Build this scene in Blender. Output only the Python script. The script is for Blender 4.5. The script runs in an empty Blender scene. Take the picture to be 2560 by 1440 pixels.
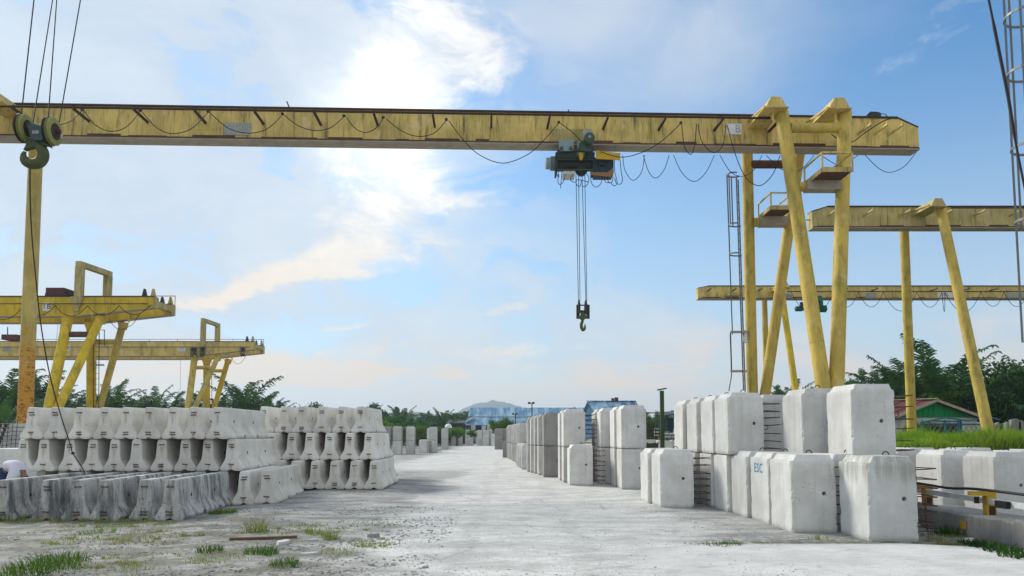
import bpy, math, random
import numpy as np
from mathutils import Vector, Matrix
from mathutils.geometry import tessellate_polygon
R = math.radians
rnd = random.Random(7)
scn = bpy.context.scene
col = scn.collection

# ------------------------------------------------------------------ camera
FPX, EYE, SHIFT = 1850.0, 1.63, 229.0
TH = math.atan(137 / 1850)
cam_d = bpy.data.cameras.new('camera')
cam = bpy.data.objects.new('camera', cam_d)
col.objects.link(cam)
cam.location = (0, 0, EYE)
cam.rotation_euler = (R(90) + TH, 0, 0)
cam_d.sensor_width = 36
cam_d.lens = FPX / 2560 * 36
cam_d.shift_y = SHIFT / 2560
cam_d.clip_start, cam_d.clip_end = 0.1, 12000
scn.camera = cam

def at(px, py, Y):
    """world point seen at a pixel of the photograph, at the depth Y"""
    c, u = (px - 1280) / FPX, (720 + SHIFT - py) / FPX
    d = (c, math.cos(TH) - u * math.sin(TH), math.sin(TH) + u * math.cos(TH))
    t = Y / d[1]
    return Vector((d[0] * t, Y, EYE + d[2] * t))

# ------------------------------------------------------------------ node helper
class NT:
    def __init__(s, tree):
        s.t = tree; s.t.nodes.clear()
    def n(s, typ, **kw):
        nd = s.t.nodes.new(typ)
        for k, v in kw.items(): setattr(nd, k, v)
        return nd
    def put(s, sock, v):
        if isinstance(v, bpy.types.NodeSocket): s.t.links.new(v, sock)
        elif v is not None:
            if hasattr(sock.default_value, '__len__') and not hasattr(v, '__len__'): v = (v,) * len(sock.default_value)
            if hasattr(v, '__len__') and len(sock.default_value) == 4 and len(v) == 3: v = (*v, 1)
            sock.default_value = v
    def m(s, op, a, b=None, c=None, clamp=False):
        nd = s.n('ShaderNodeMath', operation=op, use_clamp=clamp)
        s.put(nd.inputs[0], a); s.put(nd.inputs[1], b); s.put(nd.inputs[2], c)
        return nd.outputs[0]
    def vm(s, op, a, b=None):
        nd = s.n('ShaderNodeVectorMath', operation=op)
        s.put(nd.inputs[0], a); s.put(nd.inputs[1], b)
        return nd.outputs[0]
    def mix(s, f, a, b, blend='MIX'):
        nd = s.n('ShaderNodeMix', data_type='RGBA', blend_type=blend)
        s.put(nd.inputs[0], f); s.put(nd.inputs[6], a); s.put(nd.inputs[7], b)
        return nd.outputs[2]
    def noise(s, v, scale, detail=4, rough=0.55, dist=0.0):
        nd = s.n('ShaderNodeTexNoise')
        s.put(nd.inputs['Vector'], v); nd.inputs['Scale'].default_value = scale
        nd.inputs['Detail'].default_value = detail; nd.inputs['Roughness'].default_value = rough
        nd.inputs['Distortion'].default_value = dist
        return nd.outputs[0]
    def vor(s, v, scale, feature='F1', rand=1.0):
        nd = s.n('ShaderNodeTexVoronoi', feature=feature)
        s.put(nd.inputs['Vector'], v); nd.inputs['Scale'].default_value = scale
        nd.inputs['Randomness'].default_value = rand
        return nd.outputs[0]
    def mr(s, v, a, b, c=0.0, d=1.0, smooth=True):
        nd = s.n('ShaderNodeMapRange', interpolation_type='SMOOTHSTEP' if smooth else 'LINEAR')
        for i, x in enumerate((v, a, b, c, d)): s.put(nd.inputs[i], x)
        return nd.outputs[0]
    def sep(s, v):
        nd = s.n('ShaderNodeSeparateXYZ'); s.put(nd.inputs[0], v); return nd.outputs
    def comb(s, x, y, z):
        nd = s.n('ShaderNodeCombineXYZ'); s.put(nd.inputs[0], x); s.put(nd.inputs[1], y); s.put(nd.inputs[2], z)
        return nd.outputs[0]

# ------------------------------------------------------------------ sky, sun, exposure
SUN_AZ, SUN_EL = R(-54), R(34)
world = bpy.data.worlds.new('World'); scn.world = world; world.use_nodes = True
def ae(px, py):
    p = at(px, py, 1.0) - Vector((0, 0, EYE)); p.normalize()
    return math.atan2(p.x, p.y), math.asin(p.z)
def build_sky():
    k = NT(world.node_tree)
    tc = k.n('ShaderNodeTexCoord'); d = k.vm('NORMALIZE', tc.outputs['Generated'])
    x, y, z = k.sep(d)
    az = k.m('ARCTAN2', x, y); el = k.m('ARCSINE', z)
    sky = k.n('ShaderNodeTexSky', sky_type='NISHITA', sun_disc=False, sun_elevation=SUN_EL, sun_rotation=SUN_AZ,
              altitude=30, air_density=1.0, dust_density=0.6, ozone_density=2.5)
    base = k.mix(1.0, sky.outputs[0], SKY_TINT, 'MULTIPLY')
    # a paler, milkier sky towards the horizon
    low = k.mr(el, -0.02, 0.50, 1.0, 0.0)
    base = k.mix(k.m('MULTIPLY', low, 0.75), base, (6.3, 6.9, 7.2))
    p = k.comb(k.m('MULTIPLY', az, 1.0), k.m('MULTIPLY', el, 1.7), 0.37)
    # domain-warped noise for wisps
    w1 = k.noise(p, 3.0, 4, 0.55); w2 = k.noise(k.vm('ADD', p, (5.2, 1.3, 2.0)), 3.0, 4, 0.55)
    pw = k.vm('ADD', p, k.comb(k.m('MULTIPLY', k.m('SUBTRACT', w1, 0.5), 0.34), k.m('MULTIPLY', k.m('SUBTRACT', w2, 0.5), 0.26), 0.0))
    fb = k.noise(pw, 5.0, 9, 0.62); fine = k.noise(pw, 16.0, 7, 0.65)
    wisp = k.noise(k.vm('MULTIPLY', pw, (1.0, 2.6, 1.0)), 5.5, 8, 0.62)
    azw = k.m('ADD', az, k.m('MULTIPLY', k.m('SUBTRACT', k.noise(p, 7.0, 6, 0.6), 0.5), 0.13))
    elw = k.m('ADD', el, k.m('MULTIPLY', k.m('SUBTRACT', k.noise(k.vm('ADD', p, (9, 3, 1)), 7.0, 6, 0.6), 0.5), 0.09))
    def blob(px, py, rx, ry, rot=0, amp=1.0):
        a0, e0 = ae(px, py); c, s_ = math.cos(R(rot)), math.sin(R(rot))
        da = k.m('SUBTRACT', azw, a0); de = k.m('SUBTRACT', elw, e0)
        u = k.m('ADD', k.m('MULTIPLY', da, c / (rx / 1850)), k.m('MULTIPLY', de, s_ / (rx / 1850)))
        v = k.m('ADD', k.m('MULTIPLY', da, -s_ / (ry / 1850)), k.m('MULTIPLY', de, c / (ry / 1850)))
        r2 = k.m('ADD', k.m('MULTIPLY', u, u), k.m('MULTIPLY', v, v))
        return k.m('MULTIPLY', k.m('EXPONENT', k.m('MULTIPLY', r2, -0.9)), amp)
    def total(lst):
        t = blob(*lst[0])
        for b in lst[1:]: t = k.m('ADD', t, blob(*b))
        return t
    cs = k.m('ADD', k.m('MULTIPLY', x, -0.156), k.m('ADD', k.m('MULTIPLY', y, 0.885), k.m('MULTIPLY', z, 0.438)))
    fill_gain = k.mr(cs, 0.76, 0.22, 1.0, 1.72)      # unseen sky away from the bright cloud brightened, to light camera-facing sides
    # 1 grey-blue veil: upper left, a patch above the girder on the right, and broken veils all round the sky
    veil = total([(330, 320, 860, 400, 0, 1.05), (760, 80, 200, 120, 0, 0.4), (2330, 90, 120, 60, 20, 0.35),
                  (2200, 860, 600, 70, 0, 0.45), (1750, 790, 320, 80, 0, 0.4), (1850, 300, 850, 480, 0, -1.35)])
    veil = k.m('ADD', veil, k.mr(fb, 0.36, 0.56, 0.0, 0.9))
    veil = k.m('MULTIPLY', veil, k.mr(wisp, 0.25, 0.62, 0.6, 1.08), clamp=True)
    vcol = k.mix(k.mr(fb, 0.35, 0.68), (5.2, 5.9, 6.8), (6.3, 6.8, 7.2))
    vcol = k.mix(k.mr(cs, 0.8, 0.1), vcol, (6.7, 6.6, 6.2))  # the same unseen sky is warmed too, for the added light
    vcol = k.mix(1.0, vcol, k.comb(fill_gain, fill_gain, fill_gain), 'MULTIPLY')
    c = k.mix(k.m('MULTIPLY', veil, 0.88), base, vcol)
    v2 = total([(1540, 90, 400, 200, -8, 0.95), (1900, 30, 260, 110, 0, 0.35)])
    v2 = k.m('MULTIPLY', v2, k.mr(k.noise(pw, 3.2, 5, 0.55), 0.3, 0.62, 0.45, 1.0), clamp=True)
    c = k.mix(k.m('MULTIPLY', v2, 0.8), c, (5.9, 6.5, 7.2))
    # warm milky band just above the horizon
    c = k.mix(k.mr(el, 0.0, 0.11, 0.72, 0.0), c, (8.3, 7.4, 6.5))
    # 2 warm low clouds near the horizon
    warm = total([(560, 925, 300, 36, 5, 1.6), (900, 944, 320, 14, 0, 1.2), (1700, 955, 480, 70, 0, 0.9), (1780, 985, 60, 30, 0, 0.7),
                  (300, 960, 500, 60, 0, 0.5), (2350, 985, 500, 60, 0, 0.6)])
    warm = k.m('MULTIPLY', warm, k.mr(wisp, 0.38, 0.6, 0.2, 1.15), clamp=True)
    c = k.mix(k.m('MULTIPLY', warm, 0.85), c, (8.3, 6.9, 5.5))
    # 3 the bright broken cloud in front of the sun and its tail to the lower left
    br = total([(1060, 30, 210, 90, -12, 0.85), (1010, 190, 170, 110, 15, 0.9), (975, 370, 130, 110, 30, 0.95), (930, 540, 190, 62, 28, 0.9),
                (720, 690, 230, 34, 22, 1.0), (530, 755, 120, 16, 16, 0.8), (880, 685, 110, 22, 10, 0.8), (1090, 615, 130, 26, 10, 0.6), (1230, 490, 230, 34, 10, 0.5), (1210, 150, 120, 70, 30, 0.5),
                (885, 808, 80, 14, 8, 0.7), (1240, 795, 110, 14, 10, 0.65), (1230, 885, 150, 24, 6, 0.65), (835, 885, 30, 8, 0, 0.7),
                (1440, 870, 110, 20, -6, 0.5), (2320, 120, 120, 30, 35, 0.5)])
    bd = k.m('ADD', br, k.m('MULTIPLY', k.m('SUBTRACT', fine, 0.5), 1.35))
    bd = k.m('ADD', bd, k.m('MULTIPLY', k.m('SUBTRACT', wisp, 0.5), 1.3))
    bm = k.m('MULTIPLY', k.mr(bd, 0.22, 1.15), k.mr(br, 0.05, 0.5))
    bcol = k.mix(k.mr(el, 0.16, 0.34), (8.6, 7.6, 6.3), k.mix(k.mr(fine, 0.36, 0.64), (6.3, 6.7, 7.1), (8.8, 8.6, 8.3)))
    c = k.mix(k.m('MULTIPLY', bm, 0.9), c, bcol)
    glow = total([(975, 300, 130, 170, 0, 1.0), (930, 320, 420, 420, 0, 0.25)])
    c = k.mix(1.0, c, k.mix(glow, (0, 0, 0), (3.0, 2.9, 2.6)), 'ADD')
    # the ground half of the sphere is never seen; it carries the land's own grey
    c = k.mix(k.mr(z, -0.06, -0.01, 1.0, 0.0), c, (3.5, 3.5, 3.3))
    bg = k.n('ShaderNodeBackground'); k.put(bg.inputs[0], c); bg.inputs[1].default_value = 0.1
    out = k.n('ShaderNodeOutputWorld'); k.t.links.new(bg.outputs[0], out.inputs[0])
SKY_TINT = (0.60, 1.24, 1.54)
sun_d = bpy.data.lights.new('sun', 'SUN'); sun = bpy.data.objects.new('sun', sun_d); col.objects.link(sun)
sun_d.energy, sun_d.angle, sun_d.color = 3.7, R(16), (1.0, 0.94, 0.84)
sv = Vector((math.sin(SUN_AZ) * math.cos(SUN_EL), math.cos(SUN_AZ) * math.cos(SUN_EL), math.sin(SUN_EL)))
build_sky()
sun.rotation_euler = sv.to_track_quat('Z', 'Y').to_euler(); sun.location = (-20, 60, 60)
scn.view_settings.view_transform = 'Standard'; scn.view_settings.look = 'None'
scn.view_settings.gamma = 1; scn.view_settings.exposure = 0.22; scn.view_settings.use_curve_mapping = False

# ------------------------------------------------------------------ materials
def mat(name, rough=0.8, metal=0.0, spec=0.3):
    m = bpy.data.materials.new(name); m.use_nodes = True
    k = NT(m.node_tree)
    b = k.n('ShaderNodeBsdfPrincipled'); o = k.n('ShaderNodeOutputMaterial')
    k.t.links.new(b.outputs[0], o.inputs[0])
    b.inputs['Roughness'].default_value = rough; b.inputs['Metallic'].default_value = metal
    b.inputs['Specular IOR Level'].default_value = spec
    k.b = b
    tc = k.n('ShaderNodeTexCoord'); oi = k.n('ShaderNodeObjectInfo')
    k.rand = oi.outputs['Random']
    k.obj = tc.outputs['Object']
    k.P = k.vm('ADD', tc.outputs['Object'], k.comb(k.m('MULTIPLY', k.rand, 37.0), k.m('MULTIPLY', k.rand, 91.0), k.m('MULTIPLY', k.rand, 53.0)))
    k.mat = m
    return k
def fin(k, c, bump=None, dist=0.01, strength=0.5):
    k.put(k.b.inputs['Base Color'], c)
    if bump is not None:
        bp = k.n('ShaderNodeBump'); bp.inputs['Strength'].default_value = strength; bp.inputs['Distance'].default_value = dist
        k.put(bp.inputs['Height'], bump); k.t.links.new(bp.outputs[0], k.b.inputs['Normal'])
    return k.mat
def flat(name, c, rough=0.7, metal=0.0, var=0.25, scale=6.0):
    k = mat(name, rough, metal)
    n = k.noise(k.P, scale, 5, 0.6)
    return fin(k, k.mix(n, tuple(v * (1 - var) for v in c), tuple(v * (1 + var) for v in c)), n, 0.004)

def concrete(name, base, streak=0.35, pits=0.6, warm=(1.0, 0.97, 0.9), dark=None, moss=0.0, rust=0.0, spread=0.10, seam=False):
    k = mat(name, 0.88)
    big = k.noise(k.P, 1.6, 5, 0.6); mid = k.noise(k.P, 6.0, 5, 0.65); gr = k.noise(k.P, 70.0, 3, 0.7)
    hi = tuple(base * 1.12 * (1 + w) / 2 for w in warm); lo = tuple(base * 0.86 * w for w in warm)
    c = k.mix(k.mr(big, 0.3, 0.7), lo, hi)
    c = k.mix(k.mr(mid, 0.45, 0.75, 0, 0.3), c, tuple(base * 0.78 * w for w in warm))
    st = k.noise(k.vm('MULTIPLY', k.P, (17, 17, 0.6)), 1.0, 6, 0.7)
    c = k.mix(k.mr(st, 0.5, 0.74, 0, streak), c, tuple(base * 0.55 * w for w in warm))
    c = k.mix(k.mr(k.noise(k.vm('MULTIPLY', k.P, (9, 9, 0.4)), 1.3, 4, 0.6), 0.56, 0.75, 0, 0.3), c, (base * 1.25,) * 3)
    if seam:     # joints of the steel form on the long side, each form sheet a little different
        oy = k.sep(k.obj)[1]; sx_ = k.mr(k.m('ABSOLUTE', k.sep(k.obj)[0]), 0.02, 0.05, 1, 0)
        wob = k.m('MULTIPLY', k.m('SUBTRACT', mid, 0.5), 0.02)
        for y_, w_ in ((0.36, 0.45), (0.69, 0.35)):
            ln = k.mr(k.m('ABSOLUTE', k.m('ADD', k.m('SUBTRACT', oy, y_), wob)), 0.004, 0.014, 1, 0)
            c = k.mix(k.m('MULTIPLY', k.m('MULTIPLY', ln, sx_), w_), c, (base * 0.5,) * 3)
        sheet = k.mr(oy, 0.36, 0.37, 0.0, 0.16)
        c = k.mix(k.m('MULTIPLY', sheet, sx_), c, (base * 0.72,) * 3)
    if dark:
        dn = k.noise(k.vm('MULTIPLY', k.P, (4, 4, 0.7)), 1.0, 6, 0.7)
        c = k.mix(k.mr(dn, 0.40, 0.66, 0, dark), c, (0.07, 0.078, 0.078))
        pt = k.noise(k.P, 14.0, 6, 0.75)
        c = k.mix(k.mr(pt, 0.55, 0.68, 0, dark), c, (0.05, 0.052, 0.048))
    if moss:
        mn = k.m('MULTIPLY', k.noise(k.vm('MULTIPLY', k.P, (7, 7, 0.8)), 1.0, 5, 0.7), k.mr(k.sep(k.obj)[2], 0.3, 1.15))
        c = k.mix(k.mr(mn, 0.36, 0.6, 0, moss), c, (0.12, 0.115, 0.055))
    if rust:
        ox, oy, oz = k.sep(k.obj)
        band = k.m('MULTIPLY', k.mr(k.m('ABSOLUTE', ox), 0.015, 0.075, 1, 0), k.mr(oy, 0.0, 0.06, 1, 0))
        zf = k.m('ADD', k.m('MULTIPLY', k.mr(oz, 0.22, 0.62, 0.15, 1), k.mr(oz, 0.62, 0.66, 1, 0)), k.m('MULTIPLY', k.mr(oz, 0.0, 0.13, 0.3, 1), k.mr(oz, 0.14, 0.19, 1, 0)))
        rn = k.mr(k.noise(k.vm('MULTIPLY', k.P, (14, 1, 2.5)), 1.0, 4, 0.6), 0.42, 0.66)
        c = k.mix(k.m('MULTIPLY', k.m('MULTIPLY', band, zf), k.m('MULTIPLY', rn, rust)), c, (0.27, 0.16, 0.07))
    v = k.vor(k.P, 13.0); pm = k.mr(k.noise(k.P, 2.1, 2), 0.38, 0.6)
    pit = k.m('MULTIPLY', k.mr(v, 0.07, 0.15, 1, 0), pm)
    c = k.mix(k.m('MULTIPLY', pit, pits), c, (0.09, 0.088, 0.08))
    c = k.mix(k.m('MULTIPLY', k.mr(gr, 0.35, 0.7), 0.16), c, (base * 0.7,) * 3)
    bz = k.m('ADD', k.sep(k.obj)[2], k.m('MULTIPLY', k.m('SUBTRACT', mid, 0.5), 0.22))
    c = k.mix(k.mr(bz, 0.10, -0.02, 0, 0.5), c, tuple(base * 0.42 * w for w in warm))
    # each casting has its own tone
    hv = k.n('ShaderNodeHueSaturation'); k.put(hv.inputs['Value'], k.m('ADD', 1 - spread, k.m('MULTIPLY', k.rand, 2 * spread))); k.put(hv.inputs['Color'], c)
    h = k.m('SUBTRACT', k.m('ADD', k.m('MULTIPLY', gr, 0.35), k.m('MULTIPLY', mid, 0.8)), k.m('MULTIPLY', pit, 0.9))
    return fin(k, hv.outputs[0], h, 0.006, 0.55)

def paint(name, base, moss=0.5, rust=0.3, grime=0.4, zrust=None, topgrime=0.0, speck=0.3):
    """weathered yellow crane paint"""
    k = mat(name, 0.62, 0, 0.25)
    b2 = (base[0] * 0.74, base[1] * 0.74, base[2] * 0.8)
    c = k.mix(k.mr(k.noise(k.P, 0.9, 5, 0.6), 0.32, 0.68), b2, base)
    mn = k.noise(k.vm('MULTIPLY', k.P, (1.6, 1.6, 0.5)), 1.0, 7, 0.7)
    c = k.mix(k.mr(mn, 0.46, 0.72, 0, moss), c, (0.20, 0.19, 0.03))
    st = k.noise(k.vm('MULTIPLY', k.P, (5, 5, 0.45)), 1.0, 6, 0.7)
    c = k.mix(k.mr(st, 0.52, 0.72, 0, grime), c, (0.085, 0.08, 0.035))
    s2 = k.noise(k.vm('MULTIPLY', k.P, (15, 15, 1.1)), 1.0, 5, 0.7)
    c = k.mix(k.mr(s2, 0.54, 0.70, 0, grime * 0.8), c, (0.11, 0.10, 0.05))
    pa = k.noise(k.vm('MULTIPLY', k.P, (2.2, 2.2, 1.2)), 1.0, 3, 0.6)
    c = k.mix(k.mr(pa, 0.56, 0.7, 0, 0.55), c, (base[0] * 1.05, base[1] * 1.08, base[2] * 1.7 + 0.03))
    rn = k.noise(k.vm('MULTIPLY', k.P, (1, 1, 0.6)), 5.0, 7, 0.75)
    c = k.mix(k.mr(rn, 0.64, 0.70, 0, rust), c, (0.14, 0.055, 0.025))
    sp = k.m('MULTIPLY', k.mr(k.vor(k.P, 9.0), 0.08, 0.16, 1, 0), k.mr(k.noise(k.P, 1.4, 2), 0.5, 0.65))
    c = k.mix(k.m('MULTIPLY', sp, speck), c, (0.06, 0.045, 0.03))
    if zrust:
        oz = k.sep(k.obj)[2]
        zz = k.m('ADD', oz, k.m('MULTIPLY', k.m('SUBTRACT', k.noise(k.P, 2.5, 6, 0.7), 0.5), 4.5))
        m1 = k.mr(zz, zrust, zrust - 3.0)
        c = k.mix(k.m('MULTIPLY', m1, 0.85), c, (0.50, 0.22, 0.02))
        fl = k.noise(k.vm('MULTIPLY', k.P, (2, 2, 6)), 2.2, 6, 0.75)
        c = k.mix(k.m('MULTIPLY', m1, k.mr(fl, 0.53, 0.6)), c, (0.13, 0.045, 0.02))
        c = k.mix(k.m('MULTIPLY', m1, k.mr(k.noise(k.vm('MULTIPLY', k.P, (5, 5, 16)), 1.0, 3, 0.6), 0.63, 0.68)), c, (0.03, 0.02, 0.015))
    h = k.m('ADD', k.m('MULTIPLY', rn, 0.6), k.m('MULTIPLY', st, 0.3))
    return fin(k, c, h, 0.01, 0.35)

def leafmat(name, c1, c2, c3):
    k = mat(name, 0.75, 0, 0.12)
    n = k.noise(k.P, 0.8, 4, 0.6); n2 = k.noise(k.P, 5.0, 2)
    c = k.mix(k.mr(n, 0.35, 0.65), c1, c2)
    c = k.mix(k.mr(n2, 0.5, 0.75, 0, 0.7), c, c3)
    hv = k.n('ShaderNodeHueSaturation'); k.put(hv.inputs['Value'], k.m('ADD', 0.75, k.m('MULTIPLY', k.rand, 0.5))); k.put(hv.inputs['Color'], c)
    tr = k.n('ShaderNodeBsdfTranslucent'); k.put(tr.inputs[0], k.mix(1.0, hv.outputs[0], (1.1, 1.2, 0.5), 'MULTIPLY'))
    mx = k.n('ShaderNodeMixShader'); mx.inputs[0].default_value = 0.3
    o = [n_ for n_ in k.t.nodes if n_.type == 'OUTPUT_MATERIAL'][0]
    k.put(k.b.inputs['Base Color'], hv.outputs[0])
    k.t.links.new(k.b.outputs[0], mx.inputs[1]); k.t.links.new(tr.outputs[0], mx.inputs[2]); k.t.links.new(mx.outputs[0], o.inputs[0])
    return k.mat

def ground_mat():
    k = mat('yard_ground', 0.93)
    P = k.obj; x, y, z = k.sep(P)
    nb = k.noise(P, 0.35, 5, 0.6); nm = k.noise(k.vm('MULTIPLY', P, (0.7, 1.6, 1)), 1.1, 7, 0.68)
    nf = k.noise(k.vm('MULTIPLY', P, (0.7, 1.4, 1)), 6.5, 8, 0.76); ng = k.noise(P, 42.0, 4, 0.75)
    # worn pale roadway down the middle, grey gravel towards the stacks
    xr = k.m('ADD', x, k.m('MULTIPLY', k.m('SUBTRACT', nb, 0.5), 3.2))
    road = k.m('MULTIPLY', k.mr(xr, -3.6, -0.9), k.mr(xr, 2.3, 4.2, 1, 0.35))
    near = k.mr(y, 10.2, 12.0, 1, 0)
    road = k.m('MAXIMUM', road, k.m('MULTIPLY', near, k.mr(xr, -2.0, -0.4)))
    road = k.m('MAXIMUM', road, k.m('MULTIPLY', k.mr(y, 26, 45), k.mr(k.m('ABSOLUTE', xr), 9, 5)))
    pale = k.mix(k.mr(nm, 0.35, 0.68), (0.43, 0.428, 0.405), (0.66, 0.657, 0.63))
    grey = k.mix(k.mr(nm, 0.34, 0.66), (0.17, 0.17, 0.155), (0.44, 0.44, 0.42))
    f = k.m('ADD', road, k.m('MULTIPLY', k.m('SUBTRACT', nf, 0.5), 1.1), clamp=True)
    c = k.mix(k.mr(f, 0.25, 0.75), grey, pale)
    dk = k.mr(nf, 0.52, 0.66)
    c = k.mix(k.m('MULTIPLY', dk, k.m('SUBTRACT', 0.85, k.m('MULTIPLY', road, 0.42))), c, (0.14, 0.138, 0.125))
    c = k.mix(k.m('MULTIPLY', k.mr(k.noise(P, 2.6, 5, 0.7), 0.56, 0.72), 0.55), c, (0.66, 0.655, 0.64))
    # wheel tracks worn along the roadway and fine cracks
    tw = k.m('ADD', x, k.m('MULTIPLY', k.m('SUBTRACT', k.noise(k.vm('MULTIPLY', P, (1, 0.25, 1)), 0.6, 3), 0.5), 1.6))
    tr = k.m('SUBTRACT', k.m('ABSOLUTE', k.m('SUBTRACT', tw, 0.1)), 0.85)
    trk = k.m('MULTIPLY', k.mr(k.m('ABSOLUTE', tr), 0.30, 0.08), k.mr(nf, 0.40, 0.60))
    c = k.mix(k.m('MULTIPLY', trk, 0.35), c, (0.26, 0.255, 0.24))
    cr = k.vor(k.vm('ADD', P, k.comb(k.m('MULTIPLY', nf, 0.35), k.m('MULTIPLY', nm, 0.5), 0.0)), 0.42, 'DISTANCE_TO_EDGE')
    c = k.mix(k.m('MULTIPLY', k.mr(cr, 0.012, 0.003), k.mr(nb, 0.46, 0.58, 0, 0.4)), c, (0.16, 0.155, 0.145))
    # stones in the surface
    vg = k.vor(P, 16.0); v2 = k.vor(P, 38.0)
    c = k.mix(k.m('MULTIPLY', k.mr(vg, 0.14, 0.24, 1, 0), k.mr(nm, 0.44, 0.58, 0.15, 0.85)), c, (0.13, 0.125, 0.115))
    c = k.mix(k.m('MULTIPLY', k.mr(v2, 0.18, 0.32, 1, 0), 0.5), c, (0.2, 0.195, 0.18))
    c = k.mix(k.m('MULTIPLY', k.mr(ng, 0.4, 0.7), 0.3), c, (0.28, 0.275, 0.26))
    # earthy, mossy corner on the left by the old barriers, algae along the slab joint
    soil = k.m('MULTIPLY', k.mr(k.m('ADD', k.m('ADD', x, k.m('MULTIPLY', k.m('SUBTRACT', y, 9.0), 0.5)), k.m('MULTIPLY', k.m('SUBTRACT', nb, 0.5), 3.0)), -2.7, -1.0, 1, 0), k.mr(y, 17.5, 14.0))
    sn = k.noise(P, 1.7, 6, 0.7)
    c = k.mix(k.m('MULTIPLY', soil, k.mr(sn, 0.40, 0.60, 0.12, 0.85)), c, (0.12, 0.115, 0.08))
    c = k.mix(k.m('MULTIPLY', soil, k.mr(k.noise(P, 4.3, 5, 0.7), 0.54, 0.66, 0, 0.6)), c, (0.07, 0.085, 0.03))
    jt = k.m('MULTIPLY', k.mr(x, 2.2, 3.4), k.m('MULTIPLY', k.mr(y, 12.7, 11.15), k.mr(y, 10.0, 10.6)))
    c = k.mix(k.m('MULTIPLY', jt, k.mr(k.noise(P, 5.5, 6, 0.75), 0.36, 0.58, 0, 0.85)), c, (0.065, 0.068, 0.045))
    # land beyond the yard
    far = k.m('MAXIMUM', k.mr(y, 150, 175), k.m('MAXIMUM', k.mr(x, 10.9, 12.4), k.mr(k.m('ABSOLUTE', x), 58, 66)))
    far = k.m('MULTIPLY', far, k.m('MAXIMUM', k.mr(y, 24, 27), k.mr(k.m('ABSOLUTE', x), 58, 66)))
    c = k.mix(far, c, k.mix(k.mr(nm, 0.4, 0.6), (0.10, 0.12, 0.03), (0.17, 0.15, 0.06)))
    h = k.m('ADD', k.m('MULTIPLY', ng, 0.4), k.m('ADD', k.m('MULTIPLY', nf, 1.2), k.mr(vg, 0.0, 0.3, 0.7, 0)))
    return fin(k, c, h, 0.02, 0.6)

def slab_mat():
    k = mat('slab_concrete', 0.9)
    P = k.obj
    n = k.noise(P, 1.2, 6, 0.65); nf = k.noise(k.vm('MULTIPLY', P, (1, 3.2, 1)), 4.0, 7, 0.72); ng = k.noise(P, 60, 3, 0.7)
    c = k.mix(k.mr(n, 0.3, 0.7), (0.45, 0.447, 0.43), (0.60, 0.597, 0.575))
    c = k.mix(k.mr(nf, 0.53, 0.68, 0, 0.6), c, (0.30, 0.295, 0.28))
    c = k.mix(k.mr(k.noise(P, 0.8, 3), 0.62, 0.75, 0, 0.5), c, (0.22, 0.21, 0.19))
    c = k.mix(k.m('MULTIPLY', k.mr(k.vor(P, 13.0), 0.05, 0.12, 1, 0), k.mr(n, 0.4, 0.6)), c, (0.14, 0.135, 0.125))
    c = k.mix(k.m('MULTIPLY', k.mr(ng, 0.4, 0.7), 0.25), c, (0.35, 0.34, 0.32))
    ox, oy, oz = k.sep(P)
    c = k.mix(k.mr(ox, 1.0, 3.6, 0.22, 0.0), c, (0.34, 0.335, 0.32))
    cr = k.vor(k.vm('ADD', P, k.comb(k.m('MULTIPLY', nf, 0.3), k.m('MULTIPLY', n, 0.5), 0.0)), 0.5, 'DISTANCE_TO_EDGE')
    c = k.mix(k.m('MULTIPLY', k.mr(cr, 0.010, 0.003), k.mr(k.noise(P, 0.9, 2), 0.48, 0.6, 0, 0.5)), c, (0.17, 0.165, 0.155))
    ed = k.mr(k.m('ADD', oy, k.m('MULTIPLY', k.m('SUBTRACT', n, 0.5), 0.3)), 10.85, 11.05)
    c = k.mix(k.m('MULTIPLY', ed, k.mr(nf, 0.42, 0.6, 0.1, 0.6)), c, (0.2, 0.2, 0.16))
    return fin(k, c, k.m('ADD', nf, k.m('MULTIPLY', ng, 0.5)), 0.01, 0.5)

def sheet_mat(name, c1, c2, scale=(1, 1, 1)):
    k = mat(name, 0.75, 0.0, 0.15)
    n = k.noise(k.vm('MULTIPLY', k.obj, scale), 0.7, 6, 0.7); n2 = k.noise(k.obj, 0.25, 4, 0.6)
    c = k.mix(k.mr(n, 0.38, 0.66), c1, c2)
    c = k.mix(k.mr(n2, 0.5, 0.7, 0, 0.5), c, tuple(v * 0.6 for v in c1))
    return fin(k, c, n, 0.01, 0.2)

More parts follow.
